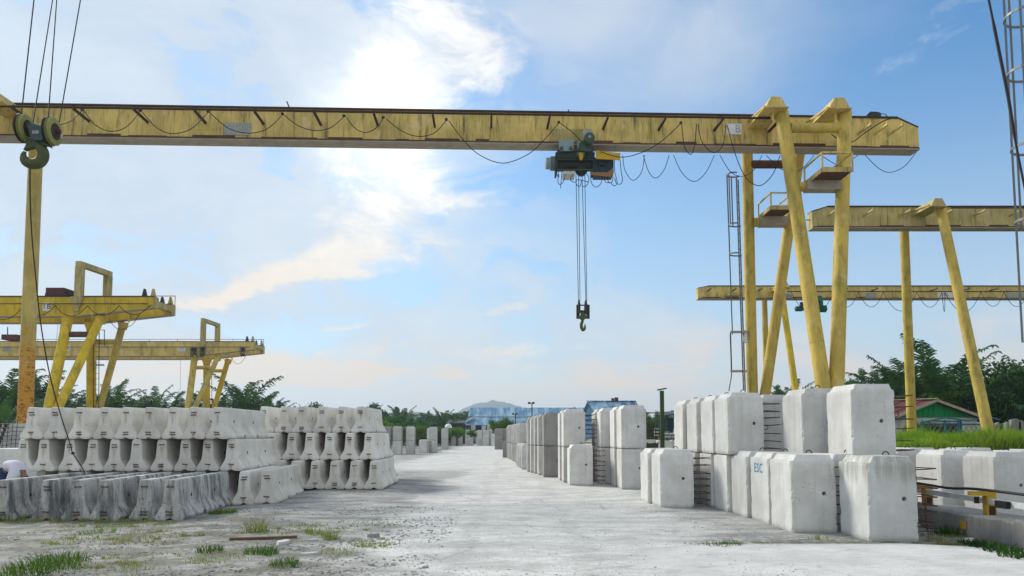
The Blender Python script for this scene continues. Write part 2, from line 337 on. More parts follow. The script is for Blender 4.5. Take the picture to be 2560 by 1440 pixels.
MT = dict(
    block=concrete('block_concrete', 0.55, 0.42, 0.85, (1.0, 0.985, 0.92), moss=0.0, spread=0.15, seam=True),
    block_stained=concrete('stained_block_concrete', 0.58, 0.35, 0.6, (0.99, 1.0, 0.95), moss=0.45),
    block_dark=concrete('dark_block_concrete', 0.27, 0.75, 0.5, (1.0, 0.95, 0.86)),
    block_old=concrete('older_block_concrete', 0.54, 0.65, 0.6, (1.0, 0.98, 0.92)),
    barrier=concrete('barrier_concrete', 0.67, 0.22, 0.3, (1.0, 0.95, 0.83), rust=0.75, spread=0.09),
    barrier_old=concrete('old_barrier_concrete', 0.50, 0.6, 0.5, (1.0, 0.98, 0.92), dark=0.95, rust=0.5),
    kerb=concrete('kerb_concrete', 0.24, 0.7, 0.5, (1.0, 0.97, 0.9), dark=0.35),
    yellow=paint('pale_yellow_paint', (0.68, 0.50, 0.15), 0.6, 0.42, 0.95),
    yellow_leg=paint('leg_yellow_paint', (0.58, 0.42, 0.085), 0.85, 0.28, 0.55, speck=1.0),
    yellow_strong=paint('strong_yellow_paint', (0.68, 0.47, 0.02), 0.55, 0.1, 0.65, speck=0.6),
    yellow_far=paint('dull_yellow_paint', (0.48, 0.38, 0.14), 0.75, 0.12, 0.95),
    yellow_rusty=paint('rusting_yellow_paint', (0.55, 0.43, 0.13), 0.45, 0.2, 0.35, zrust=6.4),
    under=flat('grimy_underside_paint', (0.34, 0.29, 0.22), 0.8, 0, 0.4, 3),
    rust=flat('rusty_steel', (0.052, 0.03, 0.024), 0.85, 0, 0.6, 12),
    rusty_beam=flat('rust_stained_flange', (0.10, 0.052, 0.035), 0.85, 0, 0.8, 3),
    rebar=flat('rusty_rebar', (0.10, 0.06, 0.045), 0.85, 0, 0.4, 20),
    loop=flat('rusty_loop_iron', (0.085, 0.05, 0.04), 0.85, 0, 0.6, 25),
    black=flat('black_rubber', (0.012, 0.012, 0.014), 0.6),
    steel=flat('dark_steel', (0.035, 0.035, 0.036), 0.55, 0.3),
    galv=flat('grey_galvanised_steel', (0.16, 0.165, 0.165), 0.5, 0.4),
    hoistblue=flat('pale_blue_grey_paint', (0.22, 0.29, 0.31), 0.55),
    hoistdark=flat('grimy_dark_green_paint', (0.022, 0.035, 0.032), 0.6),
    hoistgreen=flat('hoist_green_paint', (0.05, 0.085, 0.055), 0.55),
    brightgreen=flat('green_hoist_paint', (0.008, 0.12, 0.075), 0.5),
    sheave=flat('mossy_sheave_paint', (0.24, 0.25, 0.08), 0.7, 0, 0.5, 9),
    hookgreen=flat('mossy_hook_paint', (0.065, 0.08, 0.028), 0.65, 0, 0.55, 7),
    hookblue=flat('weathered_blue_grey_iron', (0.05, 0.08, 0.085), 0.55, 0, 0.5, 7),
    plate=flat('white_plate', (0.62, 0.63, 0.62), 0.6, 0, 0.15, 5),
    oldplate=flat('peeling_plate', (0.30, 0.32, 0.30), 0.8, 0, 0.75, 16),
    ink=flat('faded_ink', (0.03, 0.035, 0.045), 0.8), ghost=flat('faded_grey_ink', (0.36, 0.37, 0.36), 0.8),
    blueink=flat('blue_stencil_paint', (0.015, 0.19, 0.36), 0.75),
    tarp=flat('yellow_sheet', (0.50, 0.31, 0.02), 0.7, 0, 0.35), board=flat('brown_board', (0.26, 0.14, 0.06), 0.85),
    maroon=flat('maroon_paint', (0.10, 0.02, 0.018), 0.7, 0, 0.4),
    whitepaint=flat('chipped_white_paint', (0.52, 0.53, 0.51), 0.6, 0, 0.4, 7),
    postyellow=flat('post_yellow_paint', (0.46, 0.28, 0.02), 0.65, 0, 0.4, 9),
    greenpost=flat('green_post_paint', (0.03, 0.065, 0.014), 0.6, 0, 0.4, 2),
    roofblue=sheet_mat('weathered_blue_roof', (0.075, 0.175, 0.29), (0.27, 0.40, 0.50), (1.2, 0.25, 0.25)),
    gearblue=flat('grimy_navy_paint', (0.018, 0.04, 0.062), 0.6, 0, 0.5),
    wallblue=sheet_mat('blue_wall_sheet', (0.03, 0.09, 0.17), (0.05, 0.13, 0.22)),
    darkroof=flat('dark_sheet_roof', (0.04, 0.045, 0.055), 0.6), white=flat('white_sheet', (0.7, 0.7, 0.68), 0.5),
    greenwall=sheet_mat('green_gable_sheet', (0.01, 0.20, 0.06), (0.015, 0.26, 0.08), (6, 6, 0.4)),
    brownroof=sheet_mat('brown_red_roof', (0.10, 0.035, 0.033), (0.15, 0.06, 0.055)),
    stainwall=concrete('stained_white_wall', 0.55, 0.75, 0.2, (1, 0.98, 0.93), dark=0.25),
    bluepipe=flat('blue_frame_paint', (0.03, 0.13, 0.18), 0.6), wood=flat('weathered_wood', (0.13, 0.075, 0.045), 0.9, 0, 0.5, 5),
    shirt=flat('white_cotton', (0.62, 0.61, 0.68), 0.9, 0, 0.06, 9), trousers=flat('dark_blue_denim', (0.018, 0.045, 0.11), 0.9),
    skin=flat('tanned_skin', (0.22, 0.12, 0.075), 0.6, 0, 0.15), hair=flat('black_hair', (0.012, 0.011, 0.01), 0.6),
    trunk=flat('palm_trunk_bark', (0.10, 0.085, 0.06), 0.95, 0, 0.5, 5),
    palm=leafmat('palm_leaf', (0.022, 0.066, 0.024), (0.042, 0.10, 0.032), (0.07, 0.13, 0.04)),
    leaf=leafmat('broad_leaf', (0.022, 0.070, 0.018), (0.045, 0.115, 0.025), (0.075, 0.15, 0.035)),
    leafy=leafmat('bright_leaf', (0.07, 0.17, 0.015), (0.12, 0.23, 0.02), (0.17, 0.27, 0.03)),
    tuft=leafmat('tuft_blade', (0.05, 0.13, 0.012), (0.09, 0.19, 0.02), (0.19, 0.20, 0.05)),
    grass=leafmat('grass_blade', (0.12, 0.23, 0.018), (0.19, 0.31, 0.025), (0.27, 0.31, 0.05)),
    drygrass=leafmat('dry_grass_blade', (0.22, 0.20, 0.05), (0.18, 0.24, 0.035), (0.30, 0.27, 0.10)),
    forest=leafmat('far_forest', (0.025, 0.06, 0.03), (0.04, 0.085, 0.035), (0.05, 0.1, 0.04)),
    ground=ground_mat(), slab=slab_mat(), stone=flat('grey_stone', (0.27, 0.265, 0.25), 0.95, 0, 0.6, 1.3),
)
# ------------------------------------------------------------------ mesh helper
def world_loc(o):
    v = Vector((0, 0, 0))
    while o: v += o.location; o = o.parent
    return v
class MB:
    def __init__(s): s.v = []; s.f = []
    def add(s, vs, fs):
        b = len(s.v); s.v += [tuple(v) for v in vs]; s.f += [tuple(i + b for i in f) for f in fs]; return s
    def box(s, p0, p1):
        x0, y0, z0 = p0; x1, y1, z1 = p1
        return s.add([(x0, y0, z0), (x1, y0, z0), (x1, y1, z0), (x0, y1, z0), (x0, y0, z1), (x1, y0, z1), (x1, y1, z1), (x0, y1, z1)],
                     [(0, 3, 2, 1), (4, 5, 6, 7), (0, 1, 5, 4), (1, 2, 6, 5), (2, 3, 7, 6), (3, 0, 4, 7)])
    def cbox(s, c, d): return s.box([c[i] - d[i] / 2 for i in range(3)], [c[i] + d[i] / 2 for i in range(3)])
    def frame(s, d):
        d = Vector(d).normalized(); u = d.cross(Vector((0, 0, 1)))
        if u.length < 1e-3: u = Vector((1, 0, 0))
        u.normalize(); return u, d.cross(u) * -1
    def bar(s, a, b, w, h):
        a, b = Vector(a), Vector(b); u, v = s.frame(b - a); u = u * w / 2; v = v * h / 2
        return s.add([a - u - v, a + u - v, a + u + v, a - u + v, b - u - v, b + u - v, b + u + v, b - u + v],
                     [(0, 1, 2, 3), (4, 7, 6, 5), (0, 4, 5, 1), (1, 5, 6, 2), (2, 6, 7, 3), (3, 7, 4, 0)])
    def path(s, pts, r, n=6, cap=True):
        pts = [Vector(p) for p in pts]; N = len(pts); rs = r if isinstance(r, (list, tuple)) else [r] * N
        b = len(s.v); u0 = None
        for i, p in enumerate(pts):
            d = (pts[min(i + 1, N - 1)] - pts[max(i - 1, 0)])
            if d.length < 1e-9: d = Vector((0, 0, 1))
            d.normalize()
            if u0 is None: u, v = s.frame(d)
            else:
                u = u0 - d * u0.dot(d)
                if u.length < 1e-4: u, _ = s.frame(d)
                u.normalize(); v = d.cross(u)
            u0 = u; v = d.cross(u)
            for j in range(n):
                a = 2 * math.pi * j / n
                s.v.append(tuple(p + (u * math.cos(a) + v * math.sin(a)) * rs[i]))
        for i in range(N - 1):
            for j in range(n):
                a0, a1 = b + i * n + j, b + i * n + (j + 1) % n
                s.f.append((a0, a1, a1 + n, a0 + n))
        if cap:
            s.f.append(tuple(b + j for j in reversed(range(n)))); s.f.append(tuple(b + (N - 1) * n + j for j in range(n)))
        return s
    def tube(s, a, b, r0, r1=None, n=12): return s.path([a, b], [r0, r0 if r1 is None else r1], n)
    def ring(s, c, r, rt, axis='z', n=20, m=5):
        pts = []
        for i in range(n + 1):
            a = 2 * math.pi * i / n; x, y = r * math.cos(a), r * math.sin(a)
            pts.append(Vector(c) + Vector({'z': (x, y, 0), 'x': (0, x, y), 'y': (x, 0, y)}[axis]))
        return s.path(pts, rt, m, False)
    def prism(s, poly, f0, f1):
        """poly: list of 2D points; f0/f1 map a 2D point to the two end faces"""
        n = len(poly); b = len(s.v)
        s.v += [tuple(f0(*p)) for p in poly] + [tuple(f1(*p)) for p in poly]
        s.f.append(tuple(b + i for i in reversed(range(n)))); s.f.append(tuple(b + n + i for i in range(n)))
        for i in range(n):
            j = (i + 1) % n; s.f.append((b + i, b + j, b + n + j, b + n + i))
        return s
    def lathe(s, prof, c, axis='z', n=16):
        b = len(s.v)
        for r, h in prof:
            for j in range(n):
                a = 2 * math.pi * j / n; x, y = r * math.cos(a), r * math.sin(a)
                s.v.append(tuple(Vector(c) + Vector({'z': (x, y, h), 'x': (h, x, y), 'y': (x, h, y)}[axis])))
        for i in range(len(prof) - 1):
            for j in range(n):
                a0, a1 = b + i * n + j, b + i * n + (j + 1) % n
                s.f.append((a0, a1, a1 + n, a0 + n))
        s.f.append(tuple(b + j for j in reversed(range(n)))); s.f.append(tuple(b + (len(prof) - 1) * n + j for j in range(n)))
        return s
    def mesh(s, name, m, smooth=None, org=None):
        me = bpy.data.meshes.new(name)
        vs = s.v if org is None else [(x - org[0], y - org[1], z - org[2]) for x, y, z in s.v]
        me.from_pydata(vs, [], s.f); me.materials.append(MT[m] if isinstance(m, str) else m)
        me.polygons.foreach_set('use_smooth', [smooth is not None] * len(me.polygons))
        if smooth is not None:
            me.set_sharp_from_angle(angle=R(smooth))
        me.update(); return me
    def build(s, name, m, parent=None, smooth=40, fix=True):
        org = world_loc(parent) if parent else Vector((0, 0, 0))
        me = s.mesh(name, m, smooth, org)
        if fix:
            import bmesh
            bm = bmesh.new(); bm.from_mesh(me); bmesh.ops.recalc_face_normals(bm, faces=bm.faces); bm.to_mesh(me); bm.free()
        return obj(name, me, parent)
def obj(name, me, parent=None, loc=(0, 0, 0), rz=0.0):
    o = bpy.data.objects.new(name, me); col.objects.link(o)
    if parent: o.parent = parent
    o.location = loc; o.rotation_euler = (0, 0, rz); return o
def tag(o, label=None, cat=None, group=None, kind=None):
    for k_, v in (('label', label), ('category', cat), ('group', group), ('kind', kind)):
        if v: o[k_] = v
    return o
def thing(name, label, cat, loc=(0, 0, 0), rz=0.0, group=None):
    return tag(obj(name, None, None, loc, rz), label, cat, group)
def place(name, parts, label, cat, loc, rz=0.0, group=None, scale=1.0):
    """a copy of a prototype: parts = [(name, mesh, offset, rz, [sub parts])]"""
    r = thing(name, label, cat, loc, rz, group); r.scale = (scale,) * 3 if not hasattr(scale, '__len__') else scale
    for p in parts:
        c = obj(p[0], p[1], r, p[2] if len(p) > 2 else (0, 0, 0), p[3] if len(p) > 3 else 0)
        for q in (p[4] if len(p) > 4 else ()): obj(q[0], q[1], c, q[2] if len(q) > 2 else (0, 0, 0))
    return r
def hang(a, b, sag, n=12):
    a, b = Vector(a), Vector(b)
    return [a.lerp(b, t) - Vector((0, 0, sag * 4 * t * (1 - t))) for t in [i / n for i in range(n + 1)]]
def smoothpath(pts, n=5):
    pts = [Vector(p) for p in pts]; out = []
    for i in range(len(pts) - 1):
        p0, p1, p2, p3 = pts[max(i - 1, 0)], pts[i], pts[i + 1], pts[min(i + 2, len(pts) - 1)]
        for j in range(n):
            t = j / n
            out.append(0.5 * ((2 * p1) + (p2 - p0) * t + (2 * p0 - 5 * p1 + 4 * p2 - p3) * t * t + (3 * p1 - p0 - 3 * p2 + p3) * t ** 3))
    return out + [pts[-1]]
def text_mesh(s, size, m, extrude=0.002):
    cu = bpy.data.curves.new('lettering', 'FONT'); cu.body = s; cu.size = size; cu.extrude = extrude; cu.align_x = 'CENTER'; cu.align_y = 'CENTER'
    cu.resolution_u = 3; cu.offset = size * 0.004; cu.space_character = 1.22
    o = bpy.data.objects.new('lettering', cu); col.objects.link(o)
    me = bpy.data.meshes.new_from_object(o); bpy.data.objects.remove(o); bpy.data.curves.remove(cu)
    me.materials.clear(); me.materials.append(MT[m]); return me
def letters(s, size, m, parent, loc, face='front'):
    """lettering on a face that looks to -Y ('front') or -X ('side')"""
    me = text_mesh(s, size, m)
    M = Matrix(((1, 0, 0), (0, 0, -1), (0, 1, 0))) if face == 'front' else Matrix(((0, 0, -1), (-1, 0, 0), (0, 1, 0)))
    me.transform(M.to_4x4()); return obj('lettering', me, parent, Vector(loc) - world_loc(parent))

# ------------------------------------------------------------------ ground
def ss(a, b, t):
    t = np.clip((t - a) / (b - a), 0, 1); return t * t * (3 - 2 * t)
def gz(x, y):
    x = np.asarray(x, float); y = np.asarray(y, float)
    z = -0.15 * ss(24, 44, y)
    z = z - 0.06 * ss(-5.4, -7.0, x) * ss(11, 14, y) * ss(30, 24, y)
    z = z + 0.07 * np.exp(-((x + 4.6) / 1.6) ** 4 - ((y - 22.5) / 3.0) ** 4)
    z = z - 0.03 * np.exp(-((x + 9.6) / 3.2) ** 4 - ((y - 20.2) / 2.2) ** 4)
    z = z + 1.2 * ss(10.7, 12.6, x) * ss(23.5, 28.5, y)
    return z
def ground_z(x, y): return float(gz(x, y))
def axis(lo, hi, a, b, step, grow=1.22):
    m = list(np.arange(a, b + 1e-6, step)); d = step
    r = []; x = b
    while x < hi: d *= grow; x += d; r.append(x)
    d = step; l = []; x = a
    while x > lo: d *= grow; x -= d; l.append(x)
    return np.array(l[::-1] + m + r)
def build_ground():
    xs, ys = axis(-3500, 3500, -16, 16, 0.25), axis(-400, 6000, 5, 40, 0.25)
    X, Y = np.meshgrid(xs, ys); Z = gz(X, Y)
    rs = np.random.RandomState(3)
    near = ss(40, 20, Y) * ss(20, 14, np.abs(X))
    Z = Z + rs.normal(0, 0.006, Z.shape) * near
    nx, ny = len(xs), len(ys)
    v = np.stack([X, Y, Z], -1).reshape(-1, 3)
    i = np.arange(ny - 1)[:, None] * nx + np.arange(nx - 1)[None, :]
    f = np.stack([i, i + 1, i + 1 + nx, i + nx], -1).reshape(-1, 4)
    me = bpy.data.meshes.new('ground'); me.from_pydata(v.tolist(), [], f.tolist()); me.materials.append(MT['ground'])
    me.polygons.foreach_set('use_smooth', [True] * len(me.polygons))
    tag(obj('ground', me), 'pale dusty concrete yard with grey gravel towards the stacks', None, None, 'structure')
build_ground()
# the newer concrete apron whose edge crosses the front on the right
def build_slab():
    b = MB(); back = []
    for i in range(60):
        x = 0.9 + i * 0.22
        y = 11.03 - (0.0 if x < 5.9 else 0.55 * (x - 5.9) ** 1.15 * 0.9) + 0.02 * math.sin(x * 7) + rnd.uniform(-.012, .012)
        if x < 2.6: y -= (2.6 - x) * 0.42 + rnd.uniform(-.05, .05)
        back.append((x, max(y, 6.2)))
    n = len(back)
    zs = [-.016 + .044 * min(1.0, (x - .9) / 2.4) for x, y in back]
    vs = [(x, 6.0, z) for (x, y), z in zip(back, zs)] + [(x, y, z) for (x, y), z in zip(back, zs)] + [(x, y + 0.006, -0.03) for x, y in back]
    # the left side fades into the old surface: sink it
    fs = []
    for i in range(n - 1):
        fs += [(i, i + 1, n + i + 1, n + i), (n + i, n + i + 1, 2 * n + i + 1, 2 * n + i)]
    o = b.add(vs, fs).build('concrete_apron', 'slab', None, None)
    tag(o, 'pale concrete apron with a straight mossy edge across the front', None, None, 'structure')
build_slab()
# far wooded ridge and hills
def build_hills():
    rs = np.random.RandomState(5)
    def ridge(name, Y, x0, x1, hfun, m, label, n=160, depth=400):
        v = []; f = []; k = 6
        for i in range(n):
            x = x0 + (x1 - x0) * i / (n - 1)
            for j in range(k):
                t = j / (k - 1); h = hfun(x) * math.sin(t * math.pi / 2) ** 0.8
                v.append((x + rs.uniform(-3, 3), Y + depth * t, -1.0 + h + (rs.uniform(-1, 1) * hfun(x) * 0.05 if 0 < j else 0)))
        for i in range(n - 1):
            for j in range(k - 1):
                a = i * k + j; f.append((a, a + k, a + k + 1, a + 1))
        b = MB().add(v, f); o = b.build(name, m, None, 60, False); tag(o, label, None, None, 'structure'); return o
    g = lambda x, c, w, h: h * math.exp(-((x - c) / w) ** 2)
    ridge('hills', 2300, -2600, 2600, lambda x: 14 + g(x, -110, 150, 82) + g(x, 40, 160, 50) + g(x, 700, 400, 40) + g(x, -1100, 500, 45), 'forest', 'pale blue hills far beyond the long shed', 260)
    ridge('wooded_ridge', 1300, -1700, 1700, lambda x: 23 + g(x, -190, 150, 19) + g(x, -360, 130, 17) + 4 * math.sin(x * .025), 'forest', 'hazy wooded ridge behind the trees', 320, 320)
build_hills()
# ------------------------------------------------------------------ concrete road barriers
BL, BH = 3.25, 0.8
half = [(.07, .014), (.10, 0), (.255, 0), (.284, .03), (.29, .075), (.165, .285), (.148, .34), (.118, .735), (.106, .780), (.084, .8)]
def prof(h): return [(0, .045)] + h + [(-x, z) for x, z in reversed(h)]
PA = prof(half)
hb = list(half); hb[4] = (.262, .075); hb[5] = (.140, .268); PB = prof(hb)
hc = list(half); hc[2] = (.15, 0); hc[3] = (.16, .06); hc[4] = (.276, .10); PC = prof(hc)
def shrink(p, s): return [(x * (1 - s * .06) , z + (0.4 - z) * s * .03) for x, z in p]
def barrier_mesh(m, seed, rough=0.0):
    rs = random.Random(seed)
    st = [(0.0, shrink(PA, .6 + rs.uniform(0, .5))), (0.014 + rs.uniform(0, .012), PA)]
    def cut(y, w, P): st.extend([(y - w, PA), (y - w, P), (y + w, P), (y + w, PA)])
    for y, w, P in sorted([(.62, .021, PB), (1.19, .085, PC), (1.58, .021, PB), (2.18, .085, PC), (2.54, .021, PB)]): cut(y, w, P)
    if rough:
        extra = [(y, PA) for y in (.2, .4, .85, 1.0, 1.35, 1.8, 1.95, 2.35, 2.75, 2.95)]
        st = sorted(st + extra, key=lambda t: t[0])
    st += [(BL - 0.016, PA), (BL, shrink(PA, .6))]
    b = MB(); n = len(PA)
    prev = None
    for y, P in st:
        if prev is None or abs(y - prev) > 1e-6: j = [(rs.uniform(-1, 1) * rough, rs.uniform(-1, 1) * rough) for _ in P]
        prev = y
        b.v += [(x + q[0], y, max(0, z + q[1])) for (x, z), q in zip(P, j)]
    for i in range(len(st) - 1):
        for q in range(n):
            r = (q + 1) % n; b.f.append((i * n + q, i * n + r, (i + 1) * n + r, (i + 1) * n + q))
    b.f.append(tuple(range(n))); b.f.append(tuple((len(st) - 1) * n + q for q in reversed(range(n))))
    return b.mesh('barrier_body', m, None)
def loop_mesh(seed):
    rs = random.Random(seed); t = rs.uniform(-.008, .008)
    b = MB().path([(-.055, .03, t), (-.055, -.016, t), (-.045, -.03, t * .6), (.045, -.03, -t * .6), (.055, -.016, -t), (.055, .03, -t)], .0105, 6)
    b.cbox((-.055, -.004, 0), (.022, .02, .02)); b.cbox((.055, -.004, 0), (.022, .02, .02))
    return b.mesh('lifting_loop', 'loop', 40)
def hole_disc_mesh():
    b = MB(); n = 12
    b.lathe([(.033, -.02), (.036, .0025), (.004, .003)], (0, 0, 0), 'x', n)  # raised black disc, its colour standing in for the shade inside a hole
    return b.mesh('dark_hole_disc', 'black', None)
BARR = [barrier_mesh('barrier', i, .0015) for i in range(3)]
BOLD = [barrier_mesh('barrier_old', 10 + i, .003) for i in range(3)]
LOOPS = [loop_mesh(i) for i in range(4)]; HOLE_DISC = hole_disc_mesh()
def barrier(x, y, z, yaw, label, group, old=False, tops=2, bots=1):
    parts = [('body', rnd.choice(BOLD if old else BARR))]
    for k_ in range(tops): parts.append(('lifting_loop', rnd.choice(LOOPS), (rnd.uniform(-.012, .012), 0, .665 - .062 * k_)))
    for k_ in range(bots): parts.append(('lifting_loop', rnd.choice(LOOPS), (rnd.uniform(-.012, .012), 0, .175 - .055 * k_)))
    for yy in (.75, 2.2):
        for sx in (1, -1):
            parts.append(('dark_hole_disc', HOLE_DISC, (sx * .1405, yy, .45)))
    return place('road_barrier', parts, label, 'barrier', (x, y, z), R(yaw), group)
ORD = ['first', 'second', 'third', 'fourth', 'fifth', 'sixth', 'seventh', 'eighth', 'ninth', 'tenth', 'eleventh']
FS, RS_, OS = 'barriers in the stack by the rusty pole', 'barriers in the stack nearer the roadway', 'old stained barriers standing in front'
PX = 0.577
zb = -0.09
def hints(t, b): return ('two loops' if t == 2 else 'one loop') + ' above and ' + ('two' if b == 2 else 'one') + ' below'
tb_top = [(2, 1), (2, 1), (1, 2), (1, 2), (1, 2), (1, 2), (1, 2), (2, 1), (1, 2)]
tb_mid = [(2, 1), (2, 1), (2, 1), (2, 1), (2, 1), (1, 2), (1, 2), (2, 1), (2, 1), (2, 1)]
for i in range(10):   # counted from the roadway end
    x = -6.80 - PX * i
    barrier(x, 18.95 + rnd.uniform(-.04, .04), ground_z(x, 19.0) - 0.01, 0.6, 'concrete barrier %s from the roadway end, shadowed bottom tier by the rusty pole' % ORD[i], FS)
for i in range(10):
    x = -7.06 - PX * i; t, b = tb_mid[9 - i]
    barrier(x, 18.62 + rnd.uniform(-.09, .09), zb + BH, 0.6 + rnd.uniform(-.3, .3), 'concrete barrier %s from the roadway end, middle tier of the stack by the rusty pole' % ORD[i], FS, False, t, b)
for i in range(9):
    x = -7.36 - PX * i; t, b = tb_top[8 - i]
    barrier(x, 18.55 + rnd.uniform(-.1, .1), zb + 2 * BH, 0.4 + rnd.uniform(-.4, .4), 'concrete barrier %s from the roadway end, top tier of the stack by the rusty pole' % ORD[i], FS, False, t, b)
olds = [(-6.72, 14.68, 3.9, 1, 2, 'nearest the roadway, with pale streaked side'), (-7.26, 14.75, 4.2, 1, 2, 'pale nose, next to the streaked one at the roadway end'),
        (-8.02, 14.70, 4.6, 1, 2, 'beside the yellowed grass clump, dark blue-black side'), (-8.55, 14.68, 4.4, 1, 2, 'with white efflorescence on its nose, middle of the row'),
        (-9.16, 14.72, 4.8, 2, 1, 'thin nose with two stacked rusty loops, one from the broken one'), (-10.02, 14.66, 5.0, 1, 2, 'with a broken crumbling top corner, in front of the bending person')]
for x, y, yaw, t, b, lab in olds:
    barrier(x, y, ground_z(x, y + 1) - .005, yaw, 'old stained barrier ' + lab, OS, True, t, b)
barrier(-5.83, 17.72, ground_z(-5.9, 18.5), 5.4, 'clean pale barrier alone on the ground between both stacks, grooved side showing', 'clean barriers on the ground', False, 2, 1)
barrier(-6.39, 17.78, ground_z(-6.4, 18.5), 4.9, 'clean pale barrier tucked behind the one with its grooved side showing', 'clean barriers on the ground', False, 2, 1)
zr = 0.075
for i in range(1, 10):     # hidden row added behind, to block light and darken the openings
    barrier(-7.06 - PX * i, 18.62 + BL + .12, zb + BH, 0.4, 'hidden barrier added behind the middle tier by the rusty pole, darkening the %s opening' % ORD[i], FS)
for t in range(2):  # rows added behind the roadway stack too, keeping light out of its openings
    for i in range(1, 6):
        barrier(-(3.93, 4.24)[t] - (.563, .57)[t] * i, (21.25, 21.9)[t] + BL + .15, zr + BH * t, 1.2, 'hidden barrier added behind the %s tier of the roadway stack, darkening the %s opening' % (('bottom', 'middle')[t], ORD[i]), RS_)
for i in range(6):
    x = -3.93 - .563 * i
    barrier(x, 21.25 + rnd.uniform(-.05, .05), zr, 1.5, 'concrete barrier in the bottom tier of the roadway stack, ' + ORD[i] + ' from the roadway', RS_, False, 1 if i in (1, 2) else 2, 2 if i in (1, 2) else 1)
for i in range(6):
    x = -4.24 - .57 * i
    barrier(x, 21.9 + rnd.uniform(-.1, .1), zr + BH, 1.0, 'concrete barrier in the middle tier of the roadway stack, ' + ORD[i] + ' from the roadway', RS_)
for i in range(6):
    x = -4.58 - .584 * i
    barrier(x, 22.4 + rnd.uniform(-.12, .12), zr + 2 * BH, 0.8, 'concrete barrier in the top tier of the roadway stack, ' + ORD[i] + ' from the roadway', RS_, False, 1 if i in (3, 4) else 2, 2 if i in (3, 4) else 1)

# ------------------------------------------------------------------ concrete blocks with projecting bars
KH = 1.19
def block_mesh(m, seed, w=.75, d=1.0, h=KH, cap=True, chip=1.0, hole=True):
    """one casting: slightly worn corners, lifting hole in the front, bevelled cap on top"""
    rs = random.Random(seed); nl = 27; b = MB()
    hx, hz, hr, hd = w * rs.uniform(.68, .76), h * rs.uniform(.50, .56), .036, .14
    def chipcurve():
        base = rs.uniform(.004, .008); bursts = [(rs.uniform(0, 1), rs.uniform(.015, .07), rs.uniform(.006, .032) * chip) for _ in range(5)]
        return lambda t: base + rs.uniform(0, .006) + sum(a * math.exp(-((t - c) / s_) ** 2) for c, s_, a in bursts)
    cc = [chipcurve() for _ in range(4)]
    rings = []
    for l in range(nl):
        t = l / (nl - 1); z = h * t; e = .008 if l in (0, nl - 1) else 0.0
        c = [f(t) for f in cc]
        r = [(c[0] + e, e), (w - c[1] - e, e), (w - e, c[1] + e), (w - e, d - c[2] - e), (w - c[2] - e, d - e), (c[3] + e, d - e), (e, d - c[3] - e), (e, c[0] + e)]
        rings.append([(x, y, z) for x, y in r])
    for r in rings: b.v += r
    for l in range(nl - 1):
        for q in range(8):
            if q == 0 and hole: continue
            p = (q + 1) % 8; b.f.append((l * 8 + q, l * 8 + p, (l + 1) * 8 + p, (l + 1) * 8 + q))
    b.f.append(tuple(reversed(range(8))))
    top = (nl - 1) * 8
    if hole:
        left = [(l * 8) for l in range(nl)]; right = [(l * 8 + 1) for l in range(nl)]
        outer = left[:1] + right + left[:0:-1]
        n = 14; base = len(b.v)
        inner = [(hx + hr * math.cos(2 * math.pi * i / n), 0.0, hz + hr * math.sin(2 * math.pi * i / n)) for i in range(n)]
        b.v += inner; b.v += [(x, hd, z) for x, y, z in inner]
        P = [[Vector((b.v[i][0], b.v[i][2], 0)) for i in outer], [Vector((p[0], p[2], 0)) for p in inner]]
        idx = outer + [base + i for i in range(n)]
        for t in tessellate_polygon(P): b.f.append(tuple(idx[i] for i in t))
        for i in range(n):
            j = (i + 1) % n; b.f.append((base + i, base + j, base + n + j, base + n + i))
        b.f.append(tuple(base + n + i for i in range(n)))
    if cap:
        ch = .10; base = len(b.v)
        lo = [(.055, .012), (w - .05, .012), (w - .04, .022), (w - .04, d - .03), (w - .05, d - .02), (.065, d - .02), (.05, d - .03), (.05, .018)]
        hi = [(.125, .055), (w - .075, .055), (w - .065, .065), (w - .065, d - .08), (w - .075, d - .07), (.13, d - .07), (.105, d - .09), (.105, .07)]
        b.v += [(x, y, h + .003) for x, y in lo]; b.v += [(x + rs.uniform(-.006, .006), y + rs.uniform(-.006, .006), h + ch + rs.uniform(-.008, .006)) for x, y in hi]
        for q in range(8):
            p = (q + 1) % 8
            b.f.append((top + q, top + p, base + p, base + q)); b.f.append((base + q, base + p, base + 8 + p, base + 8 + q))
        b.f.append(tuple(base + 8 + i for i in range(8)))
    else: b.f.append(tuple(top + i for i in range(8)))
    import bmesh
    me = b.mesh('block_body', m, None)
    bm = bmesh.new(); bm.from_mesh(me); bmesh.ops.recalc_face_normals(bm, faces=bm.faces); bm.to_mesh(me); bm.free()
    return me
def bar_mesh(seed, d=1.0, ln=.42):
    rs = random.Random(seed); a, c = rs.uniform(-.03, .03), rs.uniform(-.02, .02)
    return MB().path([(-.05, .16, 0), (ln * .6, .16 + c * .5, a * .5), (ln - .03, .16 + c, a), (ln, .20 + c, a), (ln, d * .7, a * .6), (ln - .03, d * .7 + .03, a * .5), (-.05, d * .7 + .03, 0)], .0095, 5).mesh('bent_rebar', 'rebar', 50)
def hook_ring(): return MB().path([(.05 * math.cos(a), 0, .05 * math.sin(a) + .012) for a in [math.pi * i / 8 for i in range(9)]], .009, 6).mesh('lifting_eye', 'steel', 50)
def side_ring(): return MB().path([(.07 + .055 * math.cos(a), .12, .055 * math.sin(a)) for a in [2 * math.pi * i / 12 + 2.5 for i in range(11)]] , .008, 5).mesh('side_ring', 'rebar', 50)
KM = {}
for key, m_ in (('block', 'block'), ('dark', 'block_dark'), ('old', 'block_old'), ('stained', 'block_stained')):
    for cap in (True, False): KM[key, cap] = [block_mesh(m_, 31 * i + (5 if cap else 9), cap=cap) for i in range(3 if key == 'block' else 1)]
